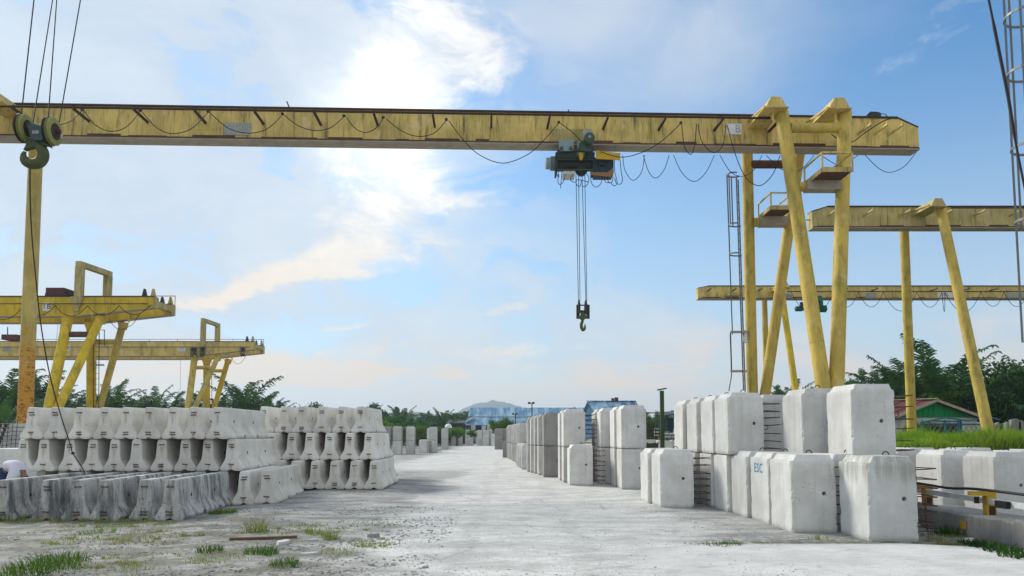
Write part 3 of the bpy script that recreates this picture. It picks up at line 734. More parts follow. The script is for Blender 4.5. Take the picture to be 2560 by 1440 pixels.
BARS = [bar_mesh(i) for i in range(5)]; EYE_M = hook_ring(); RING_M = side_ring()
CAGE = MB()
for i in range(9): CAGE.path([(-.05, .16, .1 + .125 * i), (.40, .16, .1 + .125 * i), (.42, .7, .1 + .125 * i), (-.05, .73, .1 + .125 * i)], .012, 4)
CAGE_M = CAGE.mesh('rebar_cage', 'rebar', 50)
def block(x, y, z, label, group, key='block', cap=True, rz=0.0, bars='parts', sx=1.0, text=None, eye=None, nb=7):
    v = rnd.choice(KM[key, cap])
    parts = [('body', v)]
    if cap: parts.append(('lifting_eye', EYE_M, (.40, .22, KH + .11)))
    if bars == 'parts':
        for i in range(nb): parts.append(('bent_rebar', rnd.choice(BARS), (.75, 0, .13 + (KH - .24) * i / (nb - 1))))
        parts.append(('side_ring', RING_M, (.75, 0, rnd.uniform(.3, .9))))
    elif bars == 'cage': parts.append(('rebar_cage', CAGE_M, (.75, 0, 0)))
    r = place('concrete_block', parts, label, 'block', (x, y, z), rz, group, (sx, 1, 1))
    return r
UP = KH + .022
G1 = 'concrete blocks on the near right of the roadway'
block(5.44, 11.40, 0, 'large block with brown streaks down its face, standing nearest on the concrete apron edge', G1, 'stained', nb=8)
block(5.46, 12.78, 0, 'block under the pock-marked upper block, behind the brown-streaked one', G1, cap=True)
block(5.84, 12.74, UP, 'upper block with many small air holes, highest above the streaked block', G1, nb=6)
block(4.66, 12.45, 0, 'block with a cracked corner beside the brown-streaked block, single and capped', G1)
block(5.42, 13.95, 0, 'block beneath the upper block whose lower corner is crumbling', G1, cap=False)
block(5.48, 14.0, UP, 'upper block with a crumbling lower corner, between two other upper blocks', G1)
esc = block(4.66, 13.55, 0, 'block with blue ESC stencilled on its side', G1)
letters('ESC', .25, 'blueink', esc, (4.657, 14.08, .99), 'side')
A_ = [(4.60, 14.62, True), (4.52, 15.68, False), (4.47, 16.72, False), (4.38, 17.80, False), (4.33, 18.84, False)]
for i, (x, y, cap) in enumerate(A_):
    block(x, y, 0, 'lower block ' + ['directly behind the ESC block, cap showing', 'under the front end of the long upper row, second behind the ESC block', 'third behind the ESC block, under the upper row', 'fourth behind the ESC block, under the upper row', 'fifth and last behind the ESC block, under the upper row'][i], G1, cap=cap)
for i, (x, y) in enumerate([(4.50, 15.45), (4.46, 16.50), (4.42, 17.75), (4.33, 18.80)]):
    block(x, y, UP, 'upper block ' + ['at the front end of the row above the ESC block side', 'second back in the row behind the ESC block', 'third back in the upper row, beside a dark gap', 'last at the back of the upper row behind the ESC block'][i], G1)
block(5.45, 16.2, 0, 'lower block in shade behind the rebar gap of the upper row', G1, cap=False); block(5.45, 16.25, UP, 'upper block in shade behind the rebar gap of the upper row', G1)
block(5.5, 17.4, 0, 'lower block hidden deep behind the upper row', G1, cap=False); block(5.5, 17.45, UP, 'upper block hidden deep behind the upper row, cap edge showing', G1)
block(3.30, 16.60, 0, 'single capped block before the green lamp post, face towards the apron', G1)
block(3.22, 17.66, 0, 'single capped block close behind the one before the green lamp post', G1)

G2 = 'concrete blocks along the middle right of the roadway'
def stack(x, y, what, key='block', n=2, bars='parts', group=G2, rz=0.0, sx=1.0):
    z = ground_z(x, y)
    for t in range(n):
        block(x, y, z + UP * t, ('upper ' if t else ('lower ' if n > 1 else 'single ')) + what, group, key, cap=(t == n - 1), bars=bars, rz=rz, sx=sx)
stack(3.26, 22.15, 'smooth grey block of the pair at the corner left of the green lamp post')
stack(3.20, 23.25, 'streaked block second in the pair column left of the green lamp post', 'old')
stack(2.92, 24.5, 'block behind a narrow gap, third in the column left of the green lamp post', 'old')
stack(2.86, 25.6, 'block fourth in the column left of the green lamp post', 'old')
stack(3.1, 27.2, 'block at the rear of the column, partly hidden by rebars')
stack(1.76, 25.4, 'block facing the rebar gap, above the low capped block', 'old')
stack(1.70, 26.5, 'block just behind the pair facing the rebar gap', 'old')
stack(1.84, 23.8, 'capped block standing low in front of a pair by the rebar gap', n=1)
stack(1.22, 28.7, 'dark brown stained block of the middle column', 'dark')
for i, (x, y) in enumerate([(1.08, 30.6), (.96, 31.8), (.83, 33.0), (.70, 34.2)]):
    stack(x, y, 'narrow pale block strip, %s behind the dark brown pair' % ORD[i])
stack(.47, 37.0, 'tan capped block low at the front of the white wall of blocks', 'old', n=1)
for i in range(11):
    y = 44.0 + i * 1.28; x = .35 - .0639 * (y - 44.8)
    z = ground_z(x, y) - .03
    for t in range(2):
        block(x, y, z + UP * t, ('upper' if t else 'lower') + ' white block in the long wall beside the roadway, %s from its near end' % ORD[i], 'white blocks in the long roadside wall', cap=(t == 1), bars=None if i else 'parts')
for i in range(4):
    y = 39.0 + i * 1.25; block(.40 - .05 * i, y, ground_z(.4, y) - .02, 'lower block of the white wall, %s behind the tan capped block' % ORD[i], 'white blocks in the long roadside wall', cap=True, bars=None)
stack(-.72, 57.2, 'dark low block where the white wall ends', 'dark', n=1, bars=None)
stack(-2.05, 88.0, 'dark weathered block of the pair by the green bush', 'dark', bars=None, sx=1.3)
stack(-1.2, 88.6, 'dark weathered block second in the pair by the green bush', 'dark', bars=None)

G3 = 'concrete blocks along the far left of the roadway'
for i, (x, y, n) in enumerate([(-10.7, 66.5, 2), (-9.75, 68.2, 2), (-8.9, 71.0, 1), (-10.1, 88.0, 2), (-8.34, 87.6, 2), (-9.7, 119.0, 2), (-8.75, 120.5, 2)]):
    stack(x, y, ['block nearest the barrier stacks on the far side', 'block beside a dense comb of rebars', 'low block between combs of rebars', 'block behind the low one, in a comb of rebars', 'block below the white dome', 'block before the yellow-green bush', 'block end of the far left row'][i], n=n, bars='cage', group=G3, sx=1.0 if i != 6 else .9)
stack(-8.05, 71.8, 'slim block edge right after the low block on the far side', n=2, bars='cage', group=G3)
stack(-11.6, 66.0, 'dark block half hidden by the barrier stack end', 'dark', group=G3, bars=None)
for i, (x, y, n) in enumerate([(-7.9, 125, 2), (-7.0, 118, 1), (-5.85, 124, 2), (-5.4, 117, 1), (-4.6, 116, 2), (-3.9, 116.6, 2), (-3.15, 113, 2), (-6.5, 135, 2), (-2.6, 118, 2)]):
    stack(x, y, 'small pale block at the end of the roadway, %s along the far row' % ORD[i], 'old' if i in (4, 6) else 'block', n=n, bars='cage', group='blocks closing the far end of the roadway', sx=1.3 if i in (4, 6) else 1.1)
for i in range(8):
    x = -9.5 + 1.15 * i + rnd.uniform(-.2, .2); y = 150 + rnd.uniform(-3, 3)
    for t in range(rnd.choice((2, 3, 3))):
        block(x, y, ground_z(x, y) + UP * t, 'tiny grey block, %s tier of the %s pile before the long blue shed' % (ORD[t], ORD[i]), 'block piles in front of the blue shed', 'old', cap=False, bars=None, sx=1.15)

G4 = 'concrete blocks behind the white guard rail'
for i, (x, y, key) in enumerate([(9.33, 14.42, 'block'), (9.14, 15.85, 'block'), (8.92, 17.3, 'block'), (10.4, 15.3, 'block'), (10.2, 17.0, 'old'), (9.9, 18.6, 'block'), (8.75, 18.7, 'old'), (11.5, 16.4, 'block'), (11.2, 18.4, 'old')]):
    stack(x, y, ['block with a round grey scar, nearest behind the white guard rail', 'block second behind the guard rail, bars pointing to the scarred one', 'block third behind the guard rail, next to the streaked block', 'block behind and right of the scarred block', 'block in the back row seen over the second one', 'block in the back row with only its cap showing', 'block furthest back beside the streaked block', 'block at the frame edge behind the scarred block', 'block at the rear corner by the grass bank'][i], key, n=1, group=G4)
# ------------------------------------------------------------------ gantry cranes with one box girder
class Line:
    """frame along a girder: s runs along it, d to the rear, z up"""
    def __init__(s, x0, y0, ang): s.o = Vector((x0, y0, 0)); s.u = Vector((math.cos(ang), math.sin(ang), 0)); s.w = Vector((-math.sin(ang), math.cos(ang), 0))
    def __call__(s, a, d, z): return s.o + s.u * a + s.w * d + Vector((0, 0, z))
    def sx(s, x, d=0.0): return (x - s.o.x - s.w.x * d) / s.u.x
def sbox(b, L, s0, s1, d0, d1, z0, z1):
    return b.add([L(s0, d0, z0), L(s1, d0, z0), L(s1, d1, z0), L(s0, d1, z0), L(s0, d0, z1), L(s1, d0, z1), L(s1, d1, z1), L(s0, d1, z1)],
                 [(0, 3, 2, 1), (4, 5, 6, 7), (0, 1, 5, 4), (1, 2, 6, 5), (2, 3, 7, 6), (3, 0, 4, 7)])
def single_girder(root, L, s0, s1, zb, zt, m, taper, hw=.26):
    poly = [(s0, zb), (s1, zb)]
    poly += [(s1, zb + .80), (s1 - .75, zt)] if 'R' in taper else [(s1, zt)]
    poly += [(s0 + .75, zt), (s0, zb + .80)] if 'L' in taper else [(s0, zt)]
    MB().prism(poly, lambda a, z: L(a, -hw, z), lambda a, z: L(a, hw, z)).build('girder', m, root, 30)
    b = MB(); sbox(b, L, s0 - .01, s1 + .01, -hw - .05, hw + .05, zb - .045, zb - .002); b.build('bottom_flange', 'under', root)
    b = MB(); sbox(b, L, s0 + .02, s1 - .02, -hw - .062, -hw - .003, zb + .002, zb + .045); b.build('running_edge', 'rusty_beam', root)
    rs = random.Random(int(s0 * 10)); b = MB(); a = s0 + .3
    while a < s1 - 1.2:      # flaked strips of old coating above the running edge
        ln = rs.uniform(.4, 2.2); sbox(b, L, a, min(a + ln, s1 - .1), -hw - .006, -hw - .002, zb + .06, zb + .06 + rs.uniform(.02, .085)); a += ln + rs.uniform(.2, 1.6)
    b.build('rust_strip', 'rusty_beam', root)
    b = MB(); sbox(b, L, s0 + (.77 if 'L' in taper else .02), s1 - (.77 if 'R' in taper else .02), -hw - .05, hw + .05, zt + .002, zt + .065); b.build('top_flange', 'rust', root)
    for q, (a0, a1) in enumerate((((s0, zb + .8), (s0 + .75, zt)), ((s1, zb + .8), (s1 - .75, zt)))):
        if 'LR'[q] in taper:
            b = MB(); b.bar(L(a0[0], 0, a0[1] + .02), L(a1[0], 0, a1[1] + .03), 2 * hw + .06, .03); b.build('sloped_end_plate', 'rust', root)
    b = MB(); a = s0 + 3.1
    while a < s1 - 1: sbox(b, L, a, a + .012, -hw - .004, -hw - .001, zb + .08, zt - .02); a += 4.6
    b.build('weld_seam', m, root)
def bracket_arms(root, L, ss_, z, reach, hw=.26, m='rust'):
    for a in ss_:
        b = MB(); b.bar(L(a, -hw - .002, z), L(a, -hw - reach, z), .07, .075); b.bar(L(a, -hw - reach + .05, z + .03), L(a, -hw - reach + .05, z + .13), .03, .03)
        b.build('cable_bracket', m, root)
def cap_box(root, L, a, zt, d0, d1, m):
    """box beam lying over the girder and reaching out to carry a leg; hipped end"""
    sgn = -1 if d1 < d0 else 1
    poly = [(-.36, zt - .46), (.36, zt - .46), (.17, zt - .10), (-.17, zt - .10)]
    cb = MB().prism(poly, lambda q, z: L(a + q, d0, z), lambda q, z: L(a + q, d1, z)).build('leg_bracket', m, root, 20)
    b = MB(); sbox(b, L, a - .42, a + .42, min(d1 - sgn * .62, d1 + sgn * .04), max(d1 - sgn * .62, d1 + sgn * .04), zt - .495, zt - .464); b.build('seat_plate', m, cb)
    b = MB(); b.bar(L(a - .33, d0, zt - .12), L(a - .33, d1 - sgn * .2, zt - .36), .05, .05); b.build('stiffener', m, cb)
    b = MB(); b.prism([(.0, zt - .50), (sgn * -.45, zt - .50), (0, zt - .84)], lambda q, z: L(a - .02, d1 - sgn * .3 + q * .5, z), lambda q, z: L(a + .02, d1 - sgn * .3 + q * .5, z)); b.build('gusset', m, cb)
def leg(root, p0, p1, r0, r1, m, seams=(.45,)):
    """p0 foot, p1 top"""
    lg = MB().path([p0, Vector(p0).lerp(Vector(p1), .5), p1], [r0, (r0 + r1) / 2, r1], 18).build('leg', m, root, 50)
    for t in seams:
        c = Vector(p0).lerp(Vector(p1), t); d = (Vector(p1) - Vector(p0)).normalized(); r = r0 + (r1 - r0) * t
        MB().path([c - d * .012, c + d * .012], r + .006, 18).build('weld_ring', m, lg, 50)
    return lg
def foot(root, c, ang, m):
    b = MB(); L2 = Line(c[0], c[1], ang + R(90)); z = c[2]
    sbox(b, L2, -1.1, 1.1, -.2, .2, z + .25, z + .6); o = b.build('bogie', m, root)
    for s_ in (-.7, .7): MB().lathe([(.24, -.06), (.26, -.04), (.26, .04), (.24, .06)], tuple(L2(s_, 0, z + .26)), 'x', 16).build('wheel', 'steel', o)
def cable(root, pts, r=.014, name='festoon_cable', m='black', n=5): return MB().path(pts, r, n).build(name, m, root, 60, False)

# ---- the near crane across the whole picture
AN = math.atan(.0362)
L1 = Line(0, 26.25, AN)
Z0, Z1 = 12.11, 13.24
crane = thing('gantry_crane', 'big yellow gantry crane whose girder spans the whole picture, carrying the dark hoist', 'crane', (0, 26.2, 0))
S0, S1 = -20.2, L1.sx(at(2297, 340, 26.5).x)
single_girder(crane, L1, S0, S1, Z0, Z1, 'yellow', 'R')
RZ, RD = 12.74, -1.25
arms = [L1.sx(-.76 + 2.03 * i) for i in range(-8, 6)]
bracket_arms(crane, L1, arms, RZ - .06, 1.02)
bracket_arms(crane, L1, [L1.sx(v) for v in (12.72, 13.32, 13.88)], RZ - .1, .9, m='yellow')
MB().tube(L1(S0 + .4, RD, RZ), L1(L1.sx(9.05), RD, RZ), .042, n=8).build('cable_rail', 'rust', crane)
def L1px(px, py, off=-1.0):
    p = at(px, py, 25.4)
    for _ in range(4): p = at(px, py, L1(L1.sx(p.x), off - .26, 0).y)
    return p
loops = [[(150, 312), (178, 302), (205, 276)], [(210, 277), (238, 312), (275, 328), (315, 318), (350, 278)], [(355, 279), (390, 318), (430, 334), (478, 322), (520, 281)],
         [(525, 282), (570, 320), (620, 333), (668, 322), (706, 287)], [(711, 288), (745, 314), (785, 326), (825, 320), (860, 292)], [(866, 293), (885, 318), (910, 331), (938, 322), (958, 296)],
         [(966, 298), (1005, 328), (1045, 341), (1085, 333), (1116, 301)], [(1122, 302), (1160, 352), (1200, 388), (1258, 408), (1320, 386), (1360, 350), (1397, 308)],
         [(1401, 308), (1430, 330), (1462, 362), (1482, 374)], [(1500, 379), (1550, 393), (1600, 383), (1650, 356), (1702, 309)],
         [(1704, 310), (1711, 365), (1727, 386), (1737, 360), (1741, 310)], [(1745, 311), (1755, 355), (1782, 381), (1806, 365), (1815, 313)],
         [(1818, 313), (1838, 385), (1862, 440), (1890, 463), (1912, 458), (1935, 430), (1950, 388)]]
for lp in loops: cable(crane, smoothpath([L1px(*p) for p in lp]), .015)
for lp in loops[:10]: MB().cbox(tuple(L1px(*lp[-1]) + Vector((0, 0, .035))), (.09, .08, .07)).build('cable_carrier', 'steel', crane)
back = [[(1557, 388), (1562, 425), (1582, 451), (1604, 430), (1611, 388)], [(1608, 388), (1622, 430), (1640, 445), (1660, 425), (1673, 388)], [(1684, 388), (1705, 432), (1735, 454), (1764, 432), (1786, 388)],
        [(1800, 388), (1825, 428), (1854, 441), (1885, 425), (1905, 388)], [(1915, 388), (1940, 412), (1958, 425), (1990, 430), (2015, 412), (2035, 388)], [(2052, 388), (2074, 402), (2095, 412), (2120, 405), (2145, 388)],
        [(2163, 388), (2196, 420), (2226, 431), (2262, 415), (2292, 378)]]
for lp in back: cable(crane, smoothpath([L1px(*p, off=.9) for p in lp]), .013)
cable(crane, smoothpath([L1px(2078, 335), L1px(2100, 350), L1px(2130, 355), L1px(2165, 330), L1px(2210, 302), L1px(2240, 294)]), .018)
# plates on the girder
def plate(root, L, x0, x1, z0, z1, m, txt=None, size=.4, ink='ink', hw=.26, name='sign_plate'):
    b = MB(); sbox(b, L, L.sx(x0, -hw), L.sx(x1, -hw), -hw - .022, -hw - .008, z0, z1); p = b.build(name, m, root)
    if txt:
        c = L((L.sx(x0, -hw) + L.sx(x1, -hw)) / 2, -hw - .024, (z0 + z1) / 2); letters(txt, size, ink, p, tuple(c))
    return p
pa, pb = at(1818, 337, 26.3), at(1853, 309, 26.3)
plate(crane, L1, pa.x, pb.x, pa.z, pb.z - .02, 'plate', '1B', .40, 'ghost')
pa, pb = at(558, 334, 25.5), at(624, 304, 25.5); plate(crane, L1, pa.x, pb.x, pa.z, pb.z, 'oldplate', 'V W L', .26, 'ghost', name='weathered_plate')
pa, pb = at(1382, 352, 26.1), at(1481, 324, 26.1); plate(crane, L1, pa.x, pb.x, pa.z, pb.z, 'yellow_far', None, name='weathered_plate')
pa, pb = at(1456, 345, 26.1), at(1480, 325, 26.1); b = MB(); sbox(b, L1, L1.sx(pa.x), L1.sx(pb.x), -.288, -.283, pa.z, pb.z); b.build('weathered_plate', 'oldplate', crane)
MB().tube(L1(L1.sx(-8.0), 0, Z1 + .05), L1(L1.sx(-8.12), -.1, Z1 + .36), .022).build('roller_pin', 'steel', crane)
MB().tube(L1(L1.sx(2.05), 0, Z1 + .05), L1(L1.sx(2.06), -.1, Z1 + .22), .022).build('roller_pin', 'steel', crane)
lp = L1(L1.sx(13.35), -.1, Z1 + .065)
lm = MB(); lm.prism([(-.26, 0), (.26, 0), (.26, .16), (.12, .2), (-.14, .2), (-.26, .08)], lambda q, z: lp + L1.u * q + Vector((0, -.14, z)), lambda q, z: lp + L1.u * q + Vector((0, .14, z))); lm.build('floodlight', 'steel', crane)
MB().path(smoothpath([lp + Vector((.2, -.1, .1)), lp + Vector((.4, -.12, .12)), lp + Vector((.48, -.12, .02)), lp + Vector((.3, -.1, 0))]), .014, 5).build('lamp_cable', 'black', crane)
# right trestle: four inclined tubes, pairs meeting at the ground in front of and behind the girder
CF, CB = -1.35, 1.6
for x in (8.95, 11.15):
    cap_box(crane, L1, L1.sx(x), Z1, .27, -2.08, 'yellow')
def up(p0, p1, z0, z1):
    p0, p1 = Vector(p0), Vector(p1); t0 = (z0 - p0.z) / (p1.z - p0.z); t1 = (z1 - p0.z) / (p1.z - p0.z); return p0.lerp(p1, t0), p0.lerp(p1, t1)
zt_ = Z1 - .46
leg(crane, *up(at(2060, 975, 23.45), at(1957, 300, 24.95), .55, zt_), .235, .225, 'yellow_leg', (.33, .62))
leg(crane, *up(at(2091, 975, 23.45), at(2112, 300, 24.95), .55, zt_), .235, .225, 'yellow_leg', (.4,))
leg(crane, *up(at(1881, 975, 29.8), at(1868, 390, 28.2), .55, zt_), .215, .21, 'yellow_leg', (.28,))
leg(crane, *up(at(1914, 975, 29.8), at(1996, 400, 28.2), .55, zt_), .215, .21, 'yellow_leg', (.33,))
for x in (9.15, 11.2): b = MB(); sbox(b, L1, L1.sx(x) - .25, L1.sx(x) + .25, .27, CB + .4, Z1 - .5, Z1 - .1); b.build('rear_bracket', 'yellow', crane)
foot(crane, (10.0, 22.97, -.02), AN, 'yellow_leg'); foot(crane, (9.95, 30.25, 0.0), AN, 'yellow_leg')
def brace(p, q, r, m='yellow_leg'): return MB().tube(p, q, r, n=14).build('brace', m, crane, 50)
brace(at(1975, 320, 24.9), at(2106, 320, 24.9), .17); brace(at(1876, 411, 28.2), at(1985, 411, 28.2), .16, 'rusty_beam')
brace(at(1990, 467, 24.6), at(2104, 467, 24.6), .165); brace(at(1882, 556, 28.55), at(1968, 556, 28.55), .18)
for (xa, xb, py, Y, nm) in ((2010, 2092, 467, 24.6, 'motor_cover'), (1896, 1962, 556, 28.55, 'motor_cover')):
    p, q = at(xa, py, Y), at(xb, py, Y); MB().box((p.x, Y - .34, p.z - .19), (q.x, Y + .1, p.z + .16)).build(nm, 'under', crane)
def platform(px0, px1, py_near, Y, zdeck, reach, hr, posts):
    x0, x1 = at(px0, py_near, Y).x, at(px1, py_near, Y).x
    d = MB().box((x0, Y - reach, zdeck), (x1, Y + .15, zdeck + .05)).build('platform_deck', 'rusty_beam', crane)
    MB().box((x0 - .02, Y - reach - .03, zdeck - .03), (x1 + .02, Y - reach - .003, zdeck + .13)).build('deck_edge', 'yellow_far', d)
    MB().box((x0 - .05, Y - reach, zdeck - .03), (x0 - .003, Y + .15, zdeck + .11)).build('deck_edge', 'yellow_far', d)
    z = zdeck + hr; mR = 'yellow'
    for (a, b_) in (((x0, Y - reach), (x1, Y - reach)), ((x0, Y - reach), (x0, Y + .1)), ((x1, Y - reach), (x1, Y + .1))):
        MB().bar((*a, z), (*b_, z), .05, .05).build('handrail', mR, d)
    for a in ((x0, Y - reach), (x1, Y - reach), (x0, Y + .1)): MB().bar((*a, zdeck + .05), (*a, z), .05, .05).build('rail_post', mR, d)
p = at(2050, 424, 23.4); platform(2014, 2085, 424, 24.75, p.z - .05, 1.35, .62, 0)
p = at(1940, 519, 27.3); platform(1898, 1950, 519, 28.6, p.z - .05, 1.3, .62, 0)
# caged ladder on the rear leg
def caged_ladder(root, foot_, top, side, hoops, hr, straps, sub, rung=.3, m='galv', w=.045, oo=.36):
    """foot_/top: centre line of the ladder; side: unit vector across the rungs; cage bulges along out"""
    p0, p1 = Vector(foot_), Vector(top); d = (p1 - p0).normalized(); sd = Vector(side).normalized(); out = sub
    par = thing_part = obj('ladder', None, root, p0 - world_loc(root))
    for s_ in (-.2, .2): MB().bar(p0 + sd * s_, p1 + sd * s_, .05, .025).build('stile', m, par)
    n = int((p1 - p0).length / rung)
    for i in range(n): c = p0 + d * (rung * (i + .5)); MB().tube(c - sd * .2, c + sd * .2, .012, n=6).build('rung', m, par)
    for h in hoops:
        c = p0 + d * h; o = Vector(out).normalized()
        pts = [c + sd * .2] + [c + o * oo + (sd * math.cos(a) + o * math.sin(a)) * hr for a in [math.pi * (-.15 + 1.3 * i / 14) for i in range(15)]] + [c - sd * .2]
        b = MB()
        for a_, b_ in zip(pts[:-1], pts[1:]): b.bar(a_, b_, .012, w * 1.2)
        b.build('hoop', m, par)
    o = Vector(out).normalized()
    for a, h0, h1 in straps:
        q = o * oo + (sd * math.cos(a) + o * math.sin(a)) * (hr - .01)
        MB().bar(p0 + d * h0 + q, p0 + d * h1 + q, w, .012).build('strap', m, par)
    return par
lt, lf = at(1843, 445, 28.0), at(1861, 975, 29.4)
dz = lt.z - lf.z
def hz(py): return (at(1850, py, 28.6).z - lf.z) * (lt - lf).length / dz
caged_ladder(crane, lf, lt, (.5, 1, 0), [hz(450), hz(567), hz(637)], .29, [(1.57, hz(832), hz(450)), (.6, hz(567), hz(450)), (2.5, hz(567), hz(450)), (2.0, hz(640), hz(450))], Vector((-1, .25, 0)), oo=.1)
for py in (830, 928):
    MB().bar(at(1826, py, 29.0), at(1866, py, 29.2), .06, .09).build('ladder_bracket', 'under', crane)
MB().bar(at(1826, 832, 29), at(1829, 930, 29.1), .05, .03).build('strap', 'rusty_beam', crane)
cable(crane, smoothpath([at(1829, 930, 29.1), at(1828, 945, 29.1), at(1822, 978, 29.1)]), .02)
p, q = at(1855, 857, 29.3), at(1866, 826, 29.3); MB().box((p.x, 29.2, p.z), (q.x, 29.4, q.z)).build('switch_box', 'plate', crane)
# left trestle: only its rear tube and the girder bracket reach into the picture
leg(crane, *up(at(60, 1110, 28.6), at(88, 420, 27.4), .5, Z1 - .3), .275, .235, 'yellow_rusty', (.16, .5))
leg(crane, (-18.8, 23.3, .5), (-17.7, 24.5, zt_), .26, .25, 'yellow_rusty', (.4,))
cap_box(crane, L1, L1.sx(-17.55), Z1, .27, CF - .25, 'yellow')
b = MB(); sbox(b, L1, L1.sx(-17.55) - .25, L1.sx(-17.55) + .25, .27, 1.5, Z1 - .5, Z1 - .1); b.build('rear_bracket', 'yellow', crane)

# ---- hoist trolley on the near crane
TY = 26.3
hoist = thing('hoist_trolley', 'dark hoist trolley with pale blue wheel plates and yellow sheet, under the near girder', 'hoist', (at(1450, 400, TY).x, TY, 11.5))
def px_box(px0, py0, px1, py1, Y0, Y1, name, m, parent, bev=0):
    a, b_ = at(px0, py1, Y0), at(px1, py0, Y0)
    return MB().box((a.x, Y0, a.z), (b_.x, Y1, b_.z)).build(name, m, parent)
def px_pris(poly, Y0, Y1, name, m, parent):
    P = [at(x, y, Y0) for x, y in poly]
    return MB().prism([(p.x, p.z) for p in P], lambda x, z: Vector((x, Y0, z)), lambda x, z: Vector((x, Y1, z))).build(name, m, parent, 25)
for poly in ([(1397, 349), (1434, 349), (1434, 371), (1430, 377), (1402, 377), (1397, 368)], [(1443, 352), (1478, 352), (1478, 371), (1474, 378), (1449, 378), (1443, 368)]):
    w = px_pris(poly, 25.72, 25.76, 'wheel_plate', 'hoistblue', hoist)
    for xx in (poly[0][0] + 7, poly[1][0] - 7):
        c = at(xx, 371, 25.7); MB().lathe([(.06, -.06), (.06, .04)], tuple(c), 'y', 12).build('wheel_bolt', 'hoistgreen', w)
    px_pris([(x, y) for x, y in poly], 26.76, 26.80, 'wheel_plate', 'hoistdark', hoist)
c = at(1472, 352, 25.6); tm = MB().lathe([(.1, -.34), (.19, -.30), (.2, 0), (.15, .08), (.15, .15)], tuple(c), 'y', 16).build('travel_motor', 'hoistgreen', hoist)
MB().lathe([(.05, -.36), (.05, -.3)], (c.x, c.y - .02, c.z), 'y', 10).build('shaft_end', 'hoistblue', tm)
px_pris([(1448, 357), (1462, 350), (1478, 366), (1474, 378), (1452, 376)], 25.55, 25.71, 'gear_case', 'hoistgreen', hoist)
px_box(1393, 376, 1483, 396, 25.85, 26.75, 'trolley_frame', 'hoistdark', hoist)
c0, c1 = at(1392, 410, TY), at(1484, 410, TY)
dr = MB().lathe([(.24, 0), (.27, .02), (.27, c1.x - c0.x - .02), (.24, c1.x - c0.x)], (c0.x, TY, c0.z), 'x', 20).build('rope_drum', 'steel', hoist)
for xx in (1391, 1484):
    px_pris([(xx - 2, 380), (xx + 3, 380), (xx + 3, 426), (xx - 2, 426)], 25.9, 26.7, 'drum_cheek', 'hoistdark', hoist)
for py in (390, 399, 424): MB().tube(at(1392, py, 25.9), at(1484, py, 25.9), .022, n=8).build('tie_rod', 'hoistgreen', hoist)
c = at(1363, 409, TY); w = at(1391, 409, TY).x - c.x
gm = MB().lathe([(.15, 0), (.21, .03), (.21, w * .42), (.25, w * .45), (.26, w)], (c.x, TY, c.z), 'x', 18).build('lift_motor', 'hoistblue', hoist)
for i in range(6): MB().lathe([(.265, 0), (.265, .012)], (c.x + w * .5 + i * w * .08, TY, c.z), 'x', 18).build('cooling_fin', 'hoistgreen', gm)
px_box(1487, 394, 1534, 432, 25.95, 26.7, 'gear_box', 'gearblue', hoist)
px_box(1497, 400, 1512, 412, 25.85, 25.94, 'gear_cover', 'hoistdark', hoist)
px_pris([(1489, 376), (1551, 383), (1550, 400), (1490, 397)], 25.7, 25.73, 'yellow_sheet', 'tarp', hoist)
px_pris([(1475, 430), (1518, 431), (1534, 418), (1533, 442), (1476, 437)], 25.8, 25.84, 'brown_board', 'board', hoist)
px_box(1408, 427, 1438, 435, 25.95, 26.6, 'control_box', 'whitepaint', hoist)
c = at(1453, 436, TY); MB().lathe([(.10, -.05), (.2, .05), (.25, .17), (.25, .22)], tuple(c), 'z', 16).build('rope_guide', 'hoistdark', hoist)
px_pris([(1446, 381), (1460, 381), (1458, 393), (1455, 399), (1451, 399), (1448, 393)], 25.62, 25.7, 'sheave_bracket', 'tarp', hoist)
for xx in (1444.5, 1460): px_box(xx - 2, 379, xx + 2, 389, 25.58, 25.72, 'bracket_lug', 'hoistgreen', hoist)
for pts in ([(1391, 420), (1392, 436), (1397, 443), (1397, 436)], [(1396, 425), (1395, 455), (1402, 461), (1410, 450), (1413, 436)], [(1405, 428), (1403, 450), (1401, 471)], [(1432, 435), (1426, 449), (1436, 456), (1442, 452)],
            [(1441, 450), (1452, 450), (1470, 455)], [(1440, 440), (1441, 460), (1450, 466), (1454, 450)], [(1466, 434), (1472, 445), (1470, 458), (1462, 467), (1455, 464)],
            [(1476, 434), (1479, 458), (1491, 468), (1503, 457), (1506, 438)], [(1510, 440), (1513, 454), (1521, 457), (1530, 455), (1533, 442)], [(1536, 400), (1537, 430), (1543, 455), (1536, 465), (1527, 457)],
            [(1550, 398), (1553, 430), (1556, 448), (1552, 460), (1541, 458), (1537, 445)], [(1518, 442), (1520, 452), (1524, 456)]):
    cable(hoist, smoothpath([at(x, y, 25.9) for x, y in pts], 4), .013, 'loose_wire')
for (a, b_) in (((1440, 436), (1446, 752)), ((1446.5, 436), (1450, 752)), ((1455, 436), (1464.6, 752)), ((1462, 436), (1467, 752))):
    MB().tube(at(*a, TY), at(*b_, TY), .012, n=5).build('wire_rope', 'steel', hoist, 60, False)
hb = thing('hook_block', 'small dark hook block hanging on four long ropes in front of open sky', 'hook', tuple(at(1457, 800, TY)))
for (xa, xb) in ((1445, 1451), (1462, 1468.5)):
    px_pris([(xa, 782), (xa + .3, 765), (xa + 1.5, 750), (xb - 1.5, 750), (xb - .3, 765), (xb, 782)], TY - .17, TY + .17, 'sheave_guard', 'steel', hb)
    c = at(xa, 767, TY); MB().lathe([(.14, .0), (.15, .02), (.15, .06), (.14, .08)], tuple(c), 'x', 14).build('sheave', 'hoistdark', hb)
